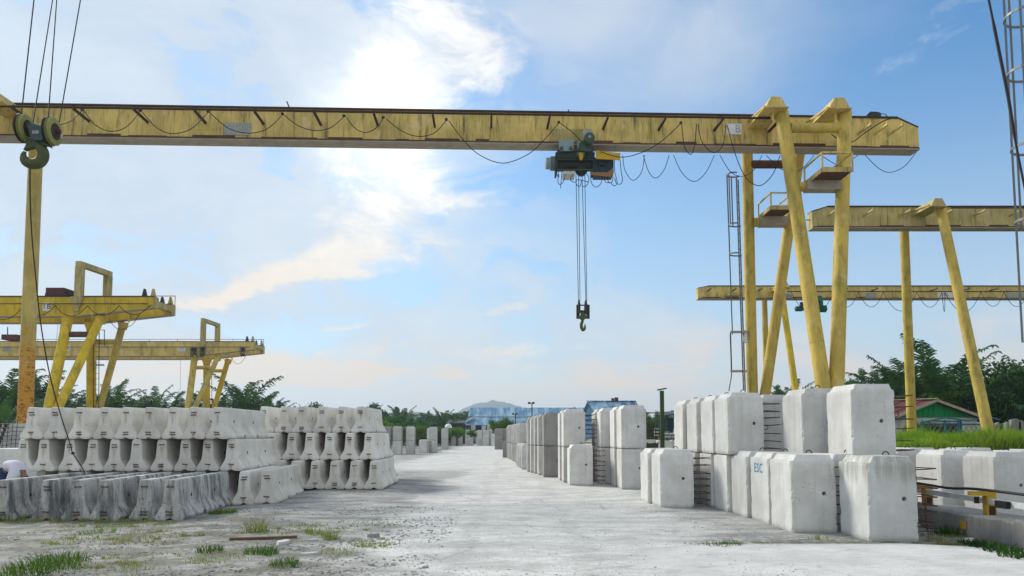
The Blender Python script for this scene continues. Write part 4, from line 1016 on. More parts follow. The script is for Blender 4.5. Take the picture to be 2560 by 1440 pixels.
for py, h in ((763, .04), (777, .035), (780, .05)): MB().tube(at(1442, py, TY), at(1472, py, TY), h * .6, n=8).build('axle', 'steel', hb)
for xx in (1445, 1470): MB().bar(at(xx, 762, TY), at(xx, 797, TY), .035, .12).build('side_strap', 'steel', hb)
px_pris([(1445, 790), (1451, 789), (1453, 779), (1463, 779), (1465, 789), (1471, 790), (1471, 794), (1463, 796), (1461, 799), (1454, 799), (1451, 796), (1445, 794)], TY - .09, TY + .09, 'crosshead', 'hookgreen', hb)
hk = [(1457, 797), (1456, 803), (1453.5, 810), (1454, 819), (1457.5, 825), (1461.5, 822), (1462.6, 815), (1462.4, 809)]
MB().path(smoothpath([at(x, y, TY) for x, y in hk], 4), [.04 + .022 * math.sin(math.pi * min(1, i / 22)) - (.035 * max(0, (i - 22) / 7)) for i in range(29)], 10).build('hook', 'hookgreen', hb, 60, False)

# ---- two more single-girder cranes on the right
def second_crane():
    L = Line(0, 36.0, 0.0); zb, zt = 11.78, 12.80
    c = thing('gantry_crane', 'grimy gantry crane whose single leaning tube leg stands over the green gabled house', 'crane', (20, 36, 0))
    single_girder(c, L, at(2030, 540, 35.74).x, 34, zb, zt, 'yellow_far', 'L')
    xs_ = [at(px, 530, 35).x for px in (2086, 2178, 2272, 2375, 2458, 2550)]
    bracket_arms(c, L, xs_, zt - .42, .95, m='yellow_far'); bracket_arms(c, L, [xs_[-1] + 2, xs_[-1] + 4.1], zt - .42, .95, m='yellow_far')
    MB().tube(L(at(2375, 525, 34.8).x, -1.25, zt - .35), L(33, -1.25, zt - .35), .03, n=6).build('cable_rail', 'rust', c)
    MB().tube(L(at(2030, 550, 36).x + .02, 0, zb + .45), L(at(2015, 550, 36).x, 0, zb + .45), .025).build('end_pin', 'steel', c)
    x = at(2342, 505, 34.2).x; cap_box(c, L, x, zt, .27, -1.95, 'yellow_far')
    leg(c, *up(at(2478, 1112, 32.6), at(2357, 545, 34.55), 1.2, zt - .46), .24, .225, 'yellow_leg', (.42, .62))
    leg(c, *up(at(2281, 1108, 39.2), at(2261, 590, 37.5), 1.2, zt - .3), .235, .22, 'yellow_leg', (.38, .6))
    b = MB(); sbox(b, L, at(2261, 590, 37.5).x - .25, at(2261, 590, 37.5).x + .25, .27, 1.8, zt - .5, zt - .1); b.build('rear_bracket', 'yellow_far', c)
    for p in ((21.15, 32.5, 1.05), (21.2, 39.2, 1.05)): foot(c, p, 0, 'yellow_leg')
second_crane()
def third_crane():
    L = Line(0, 56.2, 0.0); zb, zt = 11.98, 12.93
    c = thing('gantry_crane', 'farthest gantry crane, pale yellow girder low above the trees, carrying a green hoist', 'crane', (20, 56, 0))
    single_girder(c, L, at(1745, 735, 55.9).x, 46, zb, zt, 'yellow', 'L')
    Yr = 55.0
    xs_ = [at(px, 733, Yr).x for px in (1778, 1841, 1906)] + [at(px, 733, Yr).x for px in (2120, 2195, 2270, 2345, 2425, 2495)]
    bracket_arms(c, L, xs_, zt - .35, .9, m='rust')
    z = at(2200, 729, Yr).z; MB().tube(L(at(1968, 729, Yr).x, Yr - 56.2, z), L(45, Yr - 56.2, z), .04, n=6).build('cable_rail', 'rust', c)
    xp = [1978, 2084, 2146, 2208, 2292, 2355, 2362, 2452, 2510, 2570, 2630]
    for a, b_ in zip(xp[:-1], xp[1:]):
        sag = {70: .9}.get(b_ - a, .012 * (b_ - a) + .25) if b_ - a > 10 else 1.3
        cable(c, hang(at(a, 730, Yr), at(b_, 730, Yr), sag * 1.15), .02)
    for px0, px1, py0, py1, m, t, sz, ink in ((2345, 2382, 731, 751, 'plate', 'SWL\n10T', .26, 'ink'), (2164, 2191, 733, 748, 'oldplate', '1B', .3, 'ghost'), (1961, 1981, 734, 746, 'oldplate', '1C-6', .2, 'ink'), (2518, 2558, 733, 748, 'oldplate', 'IEBAN', .3, 'ghost')):
        p, q = at(px0, py1, 55.9), at(px1, py0, 55.9); plate(c, L, p.x, q.x, p.z, q.z, m, t, sz, ink)
    px_box(1822, 732, 1854, 738, 55.0, 55.9, 'walk_board', 'yellow_far', c)
    x = at(1953, 715, 54.6).x; cap_box(c, L, x, zt, .27, -2.35, 'yellow')
    leg(c, *up(at(1989, 975, 52.9), at(1960, 770, 54.2), 1.0, zt - .46), .235, .22, 'yellow_strong', (.6,))
    leg(c, *up(at(1917, 960, 58.6), at(1911, 760, 57.6), 1.0, zt - .3), .235, .22, 'yellow_leg', (.6,))
    for p in ((20.8, 52.6, .9), (20.2, 59, .9)): foot(c, p, 0, 'yellow_leg')
    h = thing('hoist_trolley', 'bright green wire hoist under the farthest girder, seen between two tube legs', 'hoist', tuple(at(2027, 768, 56.2)))
    a, b_ = at(1988, 772, 56.2), at(2066, 772, 56.2); w = b_.x - a.x
    MB().lathe([(.15, 0), (.2, .04), (.2, w * .22), (.12, w * .24), (.12, w * .33), (.26, w * .35), (.26, w * .72), (.2, w * .74), (.26, w * .76), (.28, w * .97), (.2, w)], (a.x, 56.2, a.z), 'x', 16).build('rope_drum', 'brightgreen', h)
    c2 = at(2046, 748, 55.8); MB().lathe([(.2, -.3), (.24, -.25), (.24, .2)], tuple(c2), 'y', 14).build('travel_motor', 'brightgreen', h)
    px_box(2040, 752, 2058, 768, 55.7, 56.7, 'trolley_plate', 'brightgreen', h); px_box(2002, 755, 2012, 766, 55.7, 55.9, 'wheel_plate', 'hoistdark', h)
    cable(h, hang(at(2048, 752, 55.6), at(2062, 768, 55.6), .15), .02)
third_crane()

# ---- two double-girder cranes on the left
def double_crane(name_lab, F, Rr, zb, zt, xF, xR, xleft, m, legs, plates, posts, crab, depth, gwidth=.5):
    """F, Rr: depths of front and rear girder; xF, xR their right ends"""
    c = thing('gantry_crane', name_lab, 'crane', (xF - 6, (F + Rr) / 2, 0))
    for Y, xe, nm in ((F, xF, 'girder'), (Rr, xR, 'girder')):
        drop = .45 * (zt - zb); run = (zt - zb) * 4.1
        poly = [(xleft, zb), (xe - run, zb), (xe, zb + drop), (xe, zt), (xleft, zt)]
        g = MB().prism(poly, lambda x, z: Vector((x, Y, z)), lambda x, z: Vector((x, Y + gwidth, z))).build(nm, m, c, 20)
        MB().box((xleft, Y - .05, zt + .002), (xe, Y + gwidth + .05, zt + .05)).build('top_flange', 'rust', g)
        b = MB(); b.bar((xleft, Y + gwidth / 2, zb - .022), (xe - run, Y + gwidth / 2, zb - .022), gwidth + .12, .04); b.build('bottom_flange', 'under', g)
        b = MB(); b.bar((xe - run, Y + gwidth / 2, zb - .022), (xe, Y + gwidth / 2, zb + drop - .022), gwidth + .12, .04); b.build('bottom_flange', 'under', g)
        MB().box((xe + .002, Y - .06, zb + drop - .02), (xe + .06, Y + gwidth + .06, zt)).build('end_plate', 'yellow_far', g)
        for k_ in (.15, .75):
            MB().prism([(0, 0), (.34, 0), (.2, .55), (.12, .55)], lambda x, z: Vector((xe - 1.1 + x + k_, Y + .15, zt + .05 + z)), lambda x, z: Vector((xe - 1.1 + x + k_, Y + .35, zt + .05 + z))).build('end_stop', 'steel' if k_ < .5 else 'yellow_far', g)
    MB().box((xF - .6, F + gwidth, zt - .55), (xF - .1, Rr, zt - .15)).build('end_tie', 'yellow_far', c)
    # walkway handrail on the rear side
    hr = MB(); yy = Rr + gwidth + .7; x = xleft; top = zt + .85
    MB().bar((xleft, yy, top), (xR - .3, yy, top), .045, .045).build('handrail', 'rust', c)
    while x < xR - .3: MB().bar((x, yy, zt), (x, yy, top), .035, .035).build('rail_post', 'rust', c); x += 3.1
    MB().bar((xR - .3, yy, zt), (xR - .3, yy, top), .035, .035).build('rail_post', 'rust', c)
    MB().box((xleft, Rr + gwidth + .05, zt - .1), (xR - .3, yy + .05, zt - .04)).build('walkway', 'rust', c)
    # cable track on the front face
    zr_ = zb + (zt - zb) * .60; MB().tube((xleft, F - .3, zr_), (xF - .3, F - .3, zr_), .035, n=6).build('cable_rail', 'steel', c)
    x = xF - .6
    while x > xleft: MB().bar((x, F - .002, zr_ + .02), (x, F - .34, zr_ + .02), .05, .05).build('cable_bracket', 'steel', c); x -= 2.1
    # portal frame over both girders
    pf = []
    for (xx, Y) in posts:
        MB().bar((xx, Y + .1, zt - .02), (xx, Y + .1, zt + 2.1), .42, .5).build('portal_post', 'yellow_far', c)
        MB().prism([(-.45, 0), (.45, 0), (.12, -1.0), (-.12, -1.0)], lambda x, z: Vector((xx + x, Y - .16, zt + z)), lambda x, z: Vector((xx + x, Y - .004, zt + z))).build('portal_bracket', 'yellow_far', c)
        pf.append(Vector((xx, Y + .1, zt + 2.28)))
    d = (pf[1] - pf[0]).normalized() * .22; MB().bar(pf[0] - d, pf[1] + d, .40, .36).build('portal_beam', 'yellow_far', c)
    for (p0, p1, r, mm) in legs:
        lg = leg(c, p0, p1, r, r, mm, (.5,))
        pt = Vector(p1); MB().path([pt - Vector((0, 0, .5)), pt + Vector((0, 0, .0))], [r, r * 1.45], 14).build('leg_head', mm, lg, 60)
        for dx in (-.5, .5): MB().prism([(0, 0), (.12, 0), (.03, .75), (-.03, .75)], lambda x, z: Vector((pt.x + dx + x, pt.y - gwidth / 2 - .08, pt.z + z)), lambda x, z: Vector((pt.x + dx + x, pt.y - gwidth / 2 - .003, pt.z + z))).build('stiffener', m, lg)
    return c
def pz(px, py, Y): return tuple(at(px, py, Y))
def leg2(top, bot, r, m, ztop):
    a, b_ = up(at(*bot), at(*top), .5, ztop); return (a, b_, r, m)
zb, zt = 9.68, 11.0
c = double_crane('double-girder yellow gantry crane marked 1B behind the barrier stacks', 50, 53, zb, zt, at(385, 760, 50).x, at(428, 780, 53).x, -42, 'yellow_strong',
    [leg2((170, 795, 50.25), (122, 1023, 47.8), .33, 'yellow_strong', zb), leg2((250, 798, 50.25), (144, 1023, 47.8), .28, 'yellow_strong', zb),
     leg2((229, 815, 53.25), (228, 1020, 55.6), .33, 'yellow_strong', zb), leg2((306, 815, 53.25), (249, 1020, 55.6), .25, 'yellow_leg', zb)], 0,
    [(at(197, 700, 50).x, 50.0), (at(267, 720, 53).x, 53.0)], 0, 3)
MB().tube(at(172, 836, 49.9), at(232, 836, 49.9), .2, n=12).build('brace', 'rusty_beam', c); MB().tube(at(232, 855, 53.7), at(292, 855, 53.7), .18, n=12).build('brace', 'yellow_leg', c)
Lc = Line(0, 50.26, 0)
p, q = at(106, 777, 49.98), at(127, 757, 49.98); plate(c, Lc, p.x, q.x, p.z, q.z, 'plate', '1B', .5, 'ink')
for a, b_, s_ in ((-40, 60, 1), (60, 138, .7), (138, 219, .75), (219, 298, .7), (298, 375, .65)): cable(c, hang(at(a, 764, 49.7), at(b_, 764, 49.7), s_ * .95), .025)
cable(c, smoothpath([at(272, 797, 49.8), at(285, 815, 49.8), at(300, 823, 49.8), at(330, 812, 49.8), at(350, 785, 49.8), at(380, 762, 49.8)]), .02)
for s_ in (at(145, 810, 51.5), at(151, 810, 51.5)): MB().tube(s_, s_ - Vector((.25, 0, 4.2)), .012, n=4).build('wire_rope', 'galv', c, 60, False)
crab = thing('crab_winch', 'maroon boxed crab winch on top of the girder marked 1B', 'winch', tuple(at(137, 738, 51)))
px_box(114, 719, 160, 733, 50.6, 52.6, 'winch_cover', 'maroon', crab); px_box(112, 733, 166, 739, 50.4, 52.8, 'winch_frame', 'steel', crab); px_box(162, 727, 185, 737, 50.8, 52, 'winch_motor', 'hoistdark', crab)
zb2, zt2 = 9.82, 11.32
c = double_crane('double-girder yellow gantry crane marked 1C, farther back before the palms', 77, 80.5, zb2, zt2, at(634, 870, 77).x, at(656, 880, 80.5).x, -62, 'yellow',
    [leg2((486, 896, 77.25), (470, 1022, 75.2), .33, 'yellow_leg', zb2), leg2((543, 896, 77.25), (486, 1022, 75.2), .26, 'yellow_leg', zb2),
     leg2((517, 900, 80.75), (516, 1022, 82.6), .36, 'yellow_strong', zb2), leg2((570, 900, 80.75), (535, 1022, 82.6), .28, 'yellow_strong', zb2)], 0,
    [(at(507, 830, 77).x, 77.0), (at(543, 830, 80.5).x, 80.5)], 0, 3)
MB().tube(at(490, 919, 77.0), at(532, 919, 77.0), .2, n=10).build('brace', 'yellow_leg', c); MB().tube(at(525, 927, 81), at(562, 927, 81), .2, n=10).build('brace', 'yellow_strong', c)
Lc = Line(0, 77.26, 0)
p, q = at(445, 878, 77), at(464, 867, 77); plate(c, Lc, p.x, q.x, p.z, q.z, 'plate', '1C', .42, 'ink')
p, q = at(165, 877, 77), at(176, 863, 77); plate(c, Lc, p.x, q.x, p.z, q.z, 'plate', '1', .5, 'ink')
p, q = at(6, 879, 77), at(28, 866, 77); plate(c, Lc, p.x, q.x, p.z, q.z, 'oldplate', None)
for px0, px1, n in ((476, 492, 7), (500, 512, 5), (600, 612, 5)):
    for i in range(n): xx = px0 + (px1 - px0) * i / n; cable(c, hang(at(xx, 869, 76.5), at(xx + 4, 869, 76.5), .7 + rnd.uniform(0, .35), 6), .03)
cable(c, hang(at(576, 890, 78), at(622, 872, 78), 1.2), .02)
MB().tube(at(452, 893, 77), at(450, 990, 77), .015, n=4).build('wire_rope', 'galv', c, 60, False)
crab = thing('crab_winch', 'small maroon boxed crab winch on top of the girder marked 1C', 'winch', tuple(at(22, 850, 78)))
px_box(3, 836, 42, 849, 77.8, 79.8, 'winch_cover', 'maroon', crab); px_box(40, 841, 58, 850, 78, 79.5, 'winch_motor', 'hoistdark', crab); MB().tube(at(19, 836, 78.5), at(19, 818, 78.5), .05, n=6).build('mast', 'steel', crab)
ld = caged_ladder(c, at(525, 1022, 83.3), at(525, 905, 82), (1, 0, 0), [5.4, 6.4], .34, [], Vector((0, -1, 0)), .45, 'steel')
c2 = [o for o in bpy.data.objects if o.get('label', '').startswith('double-girder yellow gantry crane marked 1B')][0]
caged_ladder(c2, at(240, 1022, 54.2), at(241, 822, 53.4), (1, 0, 0), [], .34, [], Vector((0, -1, 0)), .4, 'steel')
for px in (248, 261): MB().bar(at(px, 865, 53), at(px, 825, 53), .04, .04).build('rail_post', 'steel', c2)
MB().bar(at(247, 825, 53), at(262, 825, 53), .04, .04).build('handrail', 'steel', c2)
MB().path([at(240, 914, 53), at(261, 914, 53), at(259, 911, 53.4), at(241, 911, 53.4)], .03, 5).build('hoop', 'steel', c2)

# ---- near hook, sling and the cage ladder at the right edge (parts of a crane standing beside the viewer)
HY = 13.0
nh = thing('hook_block', 'large mossy twin-sheave hook block hanging from four ropes in front of the rusty pole', 'hook', tuple(at(95, 340, HY)))
def sheave(px0, py, px1, ry, tilt):
    c = at((px0 + px1) / 2, py, HY); r = ry / 1850 * HY
    prof_ = [(r * .3, -.05), (r * .96, -.05), (r, -.042), (r, -.022), (r * .88, -.01), (r * .88, .01), (r, .022), (r, .042), (r * .96, .05), (r * .3, .05)]
    b = MB().lathe(prof_, (0, 0, 0), 'x', 28)
    me = b.mesh('sheave', 'sheave', 40); M = Matrix.Rotation(tilt, 4, 'Z'); me.transform(M)
    o = obj('sheave', me, nh, c - world_loc(nh))
    g = MB().lathe([(r * 1.02, -.022), (r * 1.05, -.02), (r * 1.05, .02), (r * 1.02, .022)], (0, 0, 0), 'x', 28).mesh('sheave_groove', 'black', 40); g.transform(M @ Matrix.Translation((-.045, 0, 0))); obj('rope_guard', g, o)
    h = MB().lathe([(r * .6, .052), (r * .6, .065), (r * .2, .07), (r * .2, .13), (.02, .14)], (0, 0, 0), 'x', 18).mesh('hub_plate', 'rust', 40); h.transform(M); obj('hub_plate', h, o)
    return o
sheave(45, 321, 80, 35, R(4)); s2 = sheave(113, 329, 150, 35, R(4))
lt_ = letters('C', .10, 'plate', s2, tuple(at(137, 341, HY) + Vector((.13, 0, 0))), 'side'); lt_.rotation_euler = (0, 0, R(180))
for xa, xb, py, r in ((66, 118, 322, .085),): MB().tube(at(xa, py - 6, HY + .02), at(xb, py + 6, HY - .02), r, n=14).build('axle_housing', 'hookblue', nh)
px_pris([(67, 312), (112, 316), (114, 336), (104, 350), (84, 350), (74, 338)], HY - .12, HY + .12, 'yoke', 'hookblue', nh)
px_box(80, 326, 97, 334, HY - .135, HY - .123, 'name_plate', 'oldplate', nh)
px_pris([(66, 352), (74, 346), (118, 350), (124, 366), (112, 362), (84, 366), (58, 374), (64, 362)], HY - .05, HY + .05, 'latch_plate', 'hookgreen', nh)
MB().tube(at(94, 348, HY), at(93, 366, HY), .075, n=12).build('hook_shank', 'hookblue', nh)
hp = [(93, 362), (101, 369), (108, 380), (107, 394), (98, 406), (83, 410), (68, 406), (60, 396), (59, 386), (63, 379)]
hpp = smoothpath([at(x, y, HY) for x, y in hp], 4); n = len(hpp)
MB().path(hpp, [.072 + .028 * math.sin(math.pi * min(1, i / (n * .8))) - .052 * max(0, (i / n - .72) / .28) for i in range(n)], 14).build('hook', 'hookgreen', nh, 60, False)
for (a, b_) in (((52, 300), (98, -120)), ((83, 305), (150, -120)), ((120, 302), (150, -120)), ((148, 306), (222, -120))):
    MB().tube(at(*a, HY), at(*b_, HY + .2), .011, n=6).build('wire_rope', 'steel', nh, 60, False)
sl = thing('sling_rope', 'dark sling rope hanging from the mossy hook down to the old barriers', 'rope', tuple(at(75, 430, HY)))
pts = [at(76, 398, 13.0), at(75, 470, 13.2), at(79, 580, 13.6), at(89, 690, 14.0), at(102, 810, 14.5), at(124, 935, 15.0), at(151, 1035, 15.6), at(176, 1112, 16.2), at(182, 1133, 16.4), at(203, 1165, 16.6), at(212, 1183, 16.7)]
MB().path(smoothpath(pts, 5), .0115, 6).build('rope', 'steel', sl, 60, False)
MB().lathe([(.012, -.03), (.038, -.01), (.038, .015), (.012, .035)], tuple(pts[8]), 'z', 8).build('knot', 'black', sl)
cl = thing('cage_ladder', 'grey caged ladder cut off by the picture edge, beside a black cable', 'ladder', tuple(at(2560, 900, 9.4)))
caged_ladder(cl, at(2699, 870, 9.9), at(2640, -250, 9.3), (.35, 1, 0), [1.75, 2.74, 3.75, 4.5, 5.25], .30, [(1.57, .1, 6.2), (2.5, 1.7, 6.2), (.6, 1.7, 6.2)], Vector((-1, .35, 0)), w=.028)
bc = thing('black_cable', 'thick black cable slanting down behind the caged ladder at the picture edge', 'cable', tuple(at(2520, 200, 9.2)))
MB().path(smoothpath([at(2455, -80, 9.2), at(2472, 0, 9.2), at(2496, 120, 9.2), at(2520, 240, 9.2), at(2538, 350, 9.2), at(2562, 470, 9.2), at(2590, 600, 9.2)], 5), [.014] * 8 + [.02] * 12 + [.014] * 11, 6).build('cable', 'black', bc, 60, False)
# ------------------------------------------------------------------ buildings
def seam_roof(b_parent, p00, p10, p01, p11, m, n, name='roof_sheet'):
    """sloping roof of separate sheets: p00-p10 eave, p01-p11 ridge"""
    p00, p10, p01, p11 = map(Vector, (p00, p10, p01, p11)); nrm = (p10 - p00).cross(p01 - p00).normalized()
    if nrm.z < 0: nrm = -nrm
    for i in range(n):
        a, c = i / n, (i + .985) / n; o = nrm * (.04 * (i % 2) + .012)
        q = [p00.lerp(p10, a) + o, p00.lerp(p10, c) + o, p01.lerp(p11, c) + o, p01.lerp(p11, a) + o]
        MB().add(q + [v - nrm * .05 for v in q], [(0, 1, 2, 3), (7, 6, 5, 4), (0, 4, 5, 1), (1, 5, 6, 2), (2, 6, 7, 3), (3, 7, 4, 0)]).build(name, m, b_parent)
def shed():
    Y = 150.0; x0, x1 = at(1160, 1063, Y).x, at(1560, 1063, Y).x; ze = at(1200, 1063, Y).z; zr = at(1200, 1019.5, Y + 9).z
    s = thing('long_shed', 'long shed with a weathered pale blue sheet roof at the end of the roadway', 'shed', ((x0 + x1) / 2, Y + 8, 0))
    seam_roof(s, (x0, Y, ze), (x1, Y, ze), (x0 + .4, Y + 4.6, ze + (zr - ze) * .47), (x1, Y + 4.6, ze + (zr - ze) * .47), 'roofblue', 26)
    seam_roof(s, (x0 + .4, Y + 4.5, ze + (zr - ze) * .48), (x1, Y + 4.5, ze + (zr - ze) * .48), (x0 + .8, Y + 9, zr), (x1, Y + 9, zr), 'roofblue', 26)
    MB().box((x0 + .4, Y + 4.35, ze + (zr - ze) * .485), (x1, Y + 4.6, ze + (zr - ze) * .50 + .06)).build('lap_strip', 'white', s)
    seam_roof(s, (x0, Y + 18, ze), (x1, Y + 18, ze), (x0 + .8, Y + 9, zr), (x1, Y + 9, zr), 'roofblue', 12)
    MB().box((x0 + 2, Y + 6, 0), (x1 - 1, Y + 17, ze + 1.2)).build('dark_interior_wall', 'darkroof', s)
    for i in range(8): x = x0 + .6 + i * (x1 - x0 - 1) / 7; MB().box((x - .12, Y + .2, -.3), (x + .12, Y + .45, ze)).build('post', 'steel', s)
    Y2 = 112.0; a, b_ = at(1468, 1004, Y2 + 4), at(1590, 1004, Y2 + 4); ze = at(1500, 1036, Y2).z
    h = thing('blue_roofed_house', 'taller building with a blue gable and two roof vents behind the pair of smooth blocks', 'building', ((a.x + b_.x) / 2, Y2 + 4, 0))
    xe0, xe1 = at(1490, 1036, Y2).x, at(1608, 1036, Y2).x
    seam_roof(h, (xe0, Y2, ze), (xe1, Y2, ze), (a.x, Y2 + 4, a.z), (b_.x, Y2 + 4, a.z), 'roofblue', 12)
    seam_roof(h, (xe0 - 1.6, Y2 + 8, ze), (xe1, Y2 + 8, ze), (a.x, Y2 + 4, a.z), (b_.x, Y2 + 4, a.z), 'roofblue', 8)
    MB().add([(xe0 + .3, Y2 + .3, ze), (a.x + .35, Y2 + 4, a.z - .1), (xe0 - 1.2, Y2 + 7.7, ze), (xe0 + .3, Y2 + .3, -.2), (xe0 - 1.2, Y2 + 7.7, -.2)], [(0, 1, 2), (0, 2, 4, 3)]).build('gable_wall', 'wallblue', h, 30, False)
    MB().box((xe0 + .3, Y2 + .5, -.2), (xe1 - .6, Y2 + 7.5, ze)).build('wall', 'wallblue', h)
    MB().bar((a.x - .1, Y2 + 4, a.z + .1), (b_.x, Y2 + 4, a.z + .1), .4, .1).build('ridge_cap', 'roofblue', h)
    for px, w, top in ((1532, .28, 995), (1541, .36, 993)):
        p = at(px, 1004, Y2 + 4); t = at(px, top, Y2 + 4); v = MB().lathe([(w * .9, 0), (w * .8, t.z - p.z - .1), (w, t.z - p.z)], (p.x, p.y, p.z - .05), 'z', 10).build('roof_vent', 'maroon', h)
    Y3 = 138; p, q = at(1085, 1059, Y3), at(1160, 1056, Y3)
    d = thing('open_shed', 'low dark open shed with a flat roof left of the long blue shed', 'shed', ((p.x + q.x) / 2, Y3 + 2, 0))
    MB().add([(p.x, Y3, p.z), (q.x, Y3, p.z + .1), (q.x, Y3 + 5, p.z + .7), (p.x, Y3 + 5, p.z + .6), (p.x, Y3, p.z - .25), (q.x, Y3, p.z - .15), (q.x, Y3 + 5, p.z + .45), (p.x, Y3 + 5, p.z + .35)], [(0, 1, 2, 3), (7, 6, 5, 4), (0, 4, 5, 1), (1, 5, 6, 2), (2, 6, 7, 3), (3, 7, 4, 0)]).build('roof', 'darkroof', d)
    for i in range(5): x = p.x + .2 + i * (q.x - p.x - .4) / 4; MB().box((x - .08, Y3 + .3, -.2), (x + .08, Y3 + .5, p.z)).build('post', 'steel', d)
    MB().box((p.x + .5, Y3 + 4.6, -.2), (q.x, Y3 + 4.8, p.z)).build('back_wall', 'darkroof', d)
    p = at(1121, 1070, 128); t = thing('white_dome', 'white domed cover standing out before the dark open shed', 'dome', (p.x, 128, 0))
    MB().lathe([(.66, 0), (.64, .2), (.52, .48), (.32, .66), (.1, .74), (.01, .75)], (p.x, 128, p.z), 'z', 18).build('dome_shell', 'white', t)
    MB().lathe([(.6, 0), (.6, p.z + .3)], (p.x, 128, -.3), 'z', 14).build('tank_body', 'galv', t)
shed()
def house():
    h = thing('green_gabled_house', 'low white-walled house with green sheet gable and brown-red roof beyond the grass', 'house', (26.6, 49, 1.1))
    ap = at(2333, 1001, 47.5); le = at(2243, 1036, 47.5); re = at(2446, 1044, 47.5)
    zl = min(le.z, re.z); Y = 47.5; dv = Vector((-5.6, 7.0, 0))   # ridge runs away to the back left
    base = 1.0
    # white walls
    MB().prism([(le.x + .25, base), (re.x - .1, base), (re.x - .1, zl), (le.x + .25, zl)], lambda x, z: Vector((x, Y, z)), lambda x, z: Vector((x, Y, z)) + dv).build('wall', 'stainwall', h)
    MB().prism([(re.x - .06, base), (re.x + 1.25, base), (re.x + 1.25, zl - .35), (re.x - .06, zl - .2)], lambda x, z: Vector((x, Y + .8, z)), lambda x, z: Vector((x, Y + 1.0, z))).build('side_wall', 'stainwall', h)
    n = 30; x0, x1 = le.x + .2, re.x - .05
    for i in range(n):      # corrugated sheets of the gable
        a, b_ = x0 + (x1 - x0) * i / n, x0 + (x1 - x0) * (i + .9) / n
        f = lambda x: zl + (ap.z - .12 - zl) * max(0, 1 - abs(x - ap.x) / ((ap.x - le.x) if x < ap.x else (re.x - ap.x)))
        MB().prism([(a, zl + .002), (b_, zl + .002), (b_, f(b_) + .01), (a, f(a) + .01)], lambda x, z: Vector((x, Y - .03 - .02 * (i % 2), z)), lambda x, z: Vector((x, Y + .02, z))).build('gable_sheet', 'greenwall', h)
    fw = Vector((0, -.45, 0))
    for (e, m_, nm) in (((le.x - .35, le.z - .13), 'brownroof', 'roof_sheet'), ((re.x + .5, re.z - .12), 'brownroof', 'roof_sheet')):
        p0 = Vector((e[0], Y, e[1])) + fw; p1 = p0 - fw + dv; r0 = Vector((ap.x, Y, ap.z + .03)) + fw; r1 = r0 - fw + dv
        seam_roof(h, p0, p1, r0, r1, m_, 14)
        MB().bar(p0 + Vector((0, -.02, -.05)), r0 + Vector((0, -.02, -.05)), .05, .17).build('barge_board', 'under', h)
    MB().bar(Vector((ap.x, Y - .5, ap.z + .1)), Vector((ap.x, Y, ap.z + .1)) + dv, .35, .06).build('ridge_cap', 'under', h)
    px_p = at(2376, 1080, Y)
    MB().box((px_p.x - .45, Y - .02, base), (px_p.x + .45, Y - .004, base + 1.35)).build('doorway', 'black', h)
    p = at(2308, 1075, Y); MB().box((p.x - .35, Y - .02, base), (p.x + .35, Y - .004, base + 1.25)).build('doorway', 'black', h)
    fr = thing('blue_pipe_frame', 'blue painted pipe frame with bracing in front of the green gabled house', 'frame', (at(2400, 1080, 44).x, 44, 1.1))
    def T(px, py, Y=44.0): return at(px, py, Y)
    for a, b_ in (((2300, 1057), (2362, 1044)), ((2362, 1044), (2420, 1052)), ((2420, 1052), (2470, 1042)), ((2300, 1060), (2480, 1061)), ((2330, 1052), (2400, 1054)), ((2470, 1042), (2500, 1050))): MB().tube(T(*a), T(*b_), .05, n=6).build('rail', 'bluepipe', fr)
    for px in (2305, 2396, 2402, 2362, 2470): MB().tube(T(px, 1050), Vector((T(px, 1050).x, 44, .9)), .07, n=6).build('post', 'bluepipe', fr)
    for i in range(11): px = 2318 + i * 13; MB().tube(T(px, 1060), T(px + 13, 1080), .02, n=4).build('lattice_bar', 'galv', fr); MB().tube(T(px + 13, 1060), T(px, 1080), .02, n=4).build('lattice_bar', 'galv', fr)
    for i, (px, w, py) in enumerate(((2541, .55, 1047), (2556, .4, 1052), (2520, .2, 1056), (2497, .2, 1056), (2484, .2, 1057))):
        p = at(px, py, 42.0); o = MB().prism([(-w / 2, .9), (w / 2, .9), (w / 2 - .04, p.z - .1), (w * .1, p.z), (-w / 2, p.z - .06)], lambda x, z: Vector((p.x + x, 42, z)), lambda x, z: Vector((p.x + x, 42.25, z))).build('concrete_post', 'kerb')
        tag(o, ['broad broken concrete post at the picture edge above the grass', 'concrete post right at the picture edge in the grass', 'thin concrete fence post next to the broad broken one', 'thin concrete fence post between two thin ones', 'thin concrete fence post nearest the leaning crane leg'][i], 'post', 'concrete fence posts in the grass')
house()

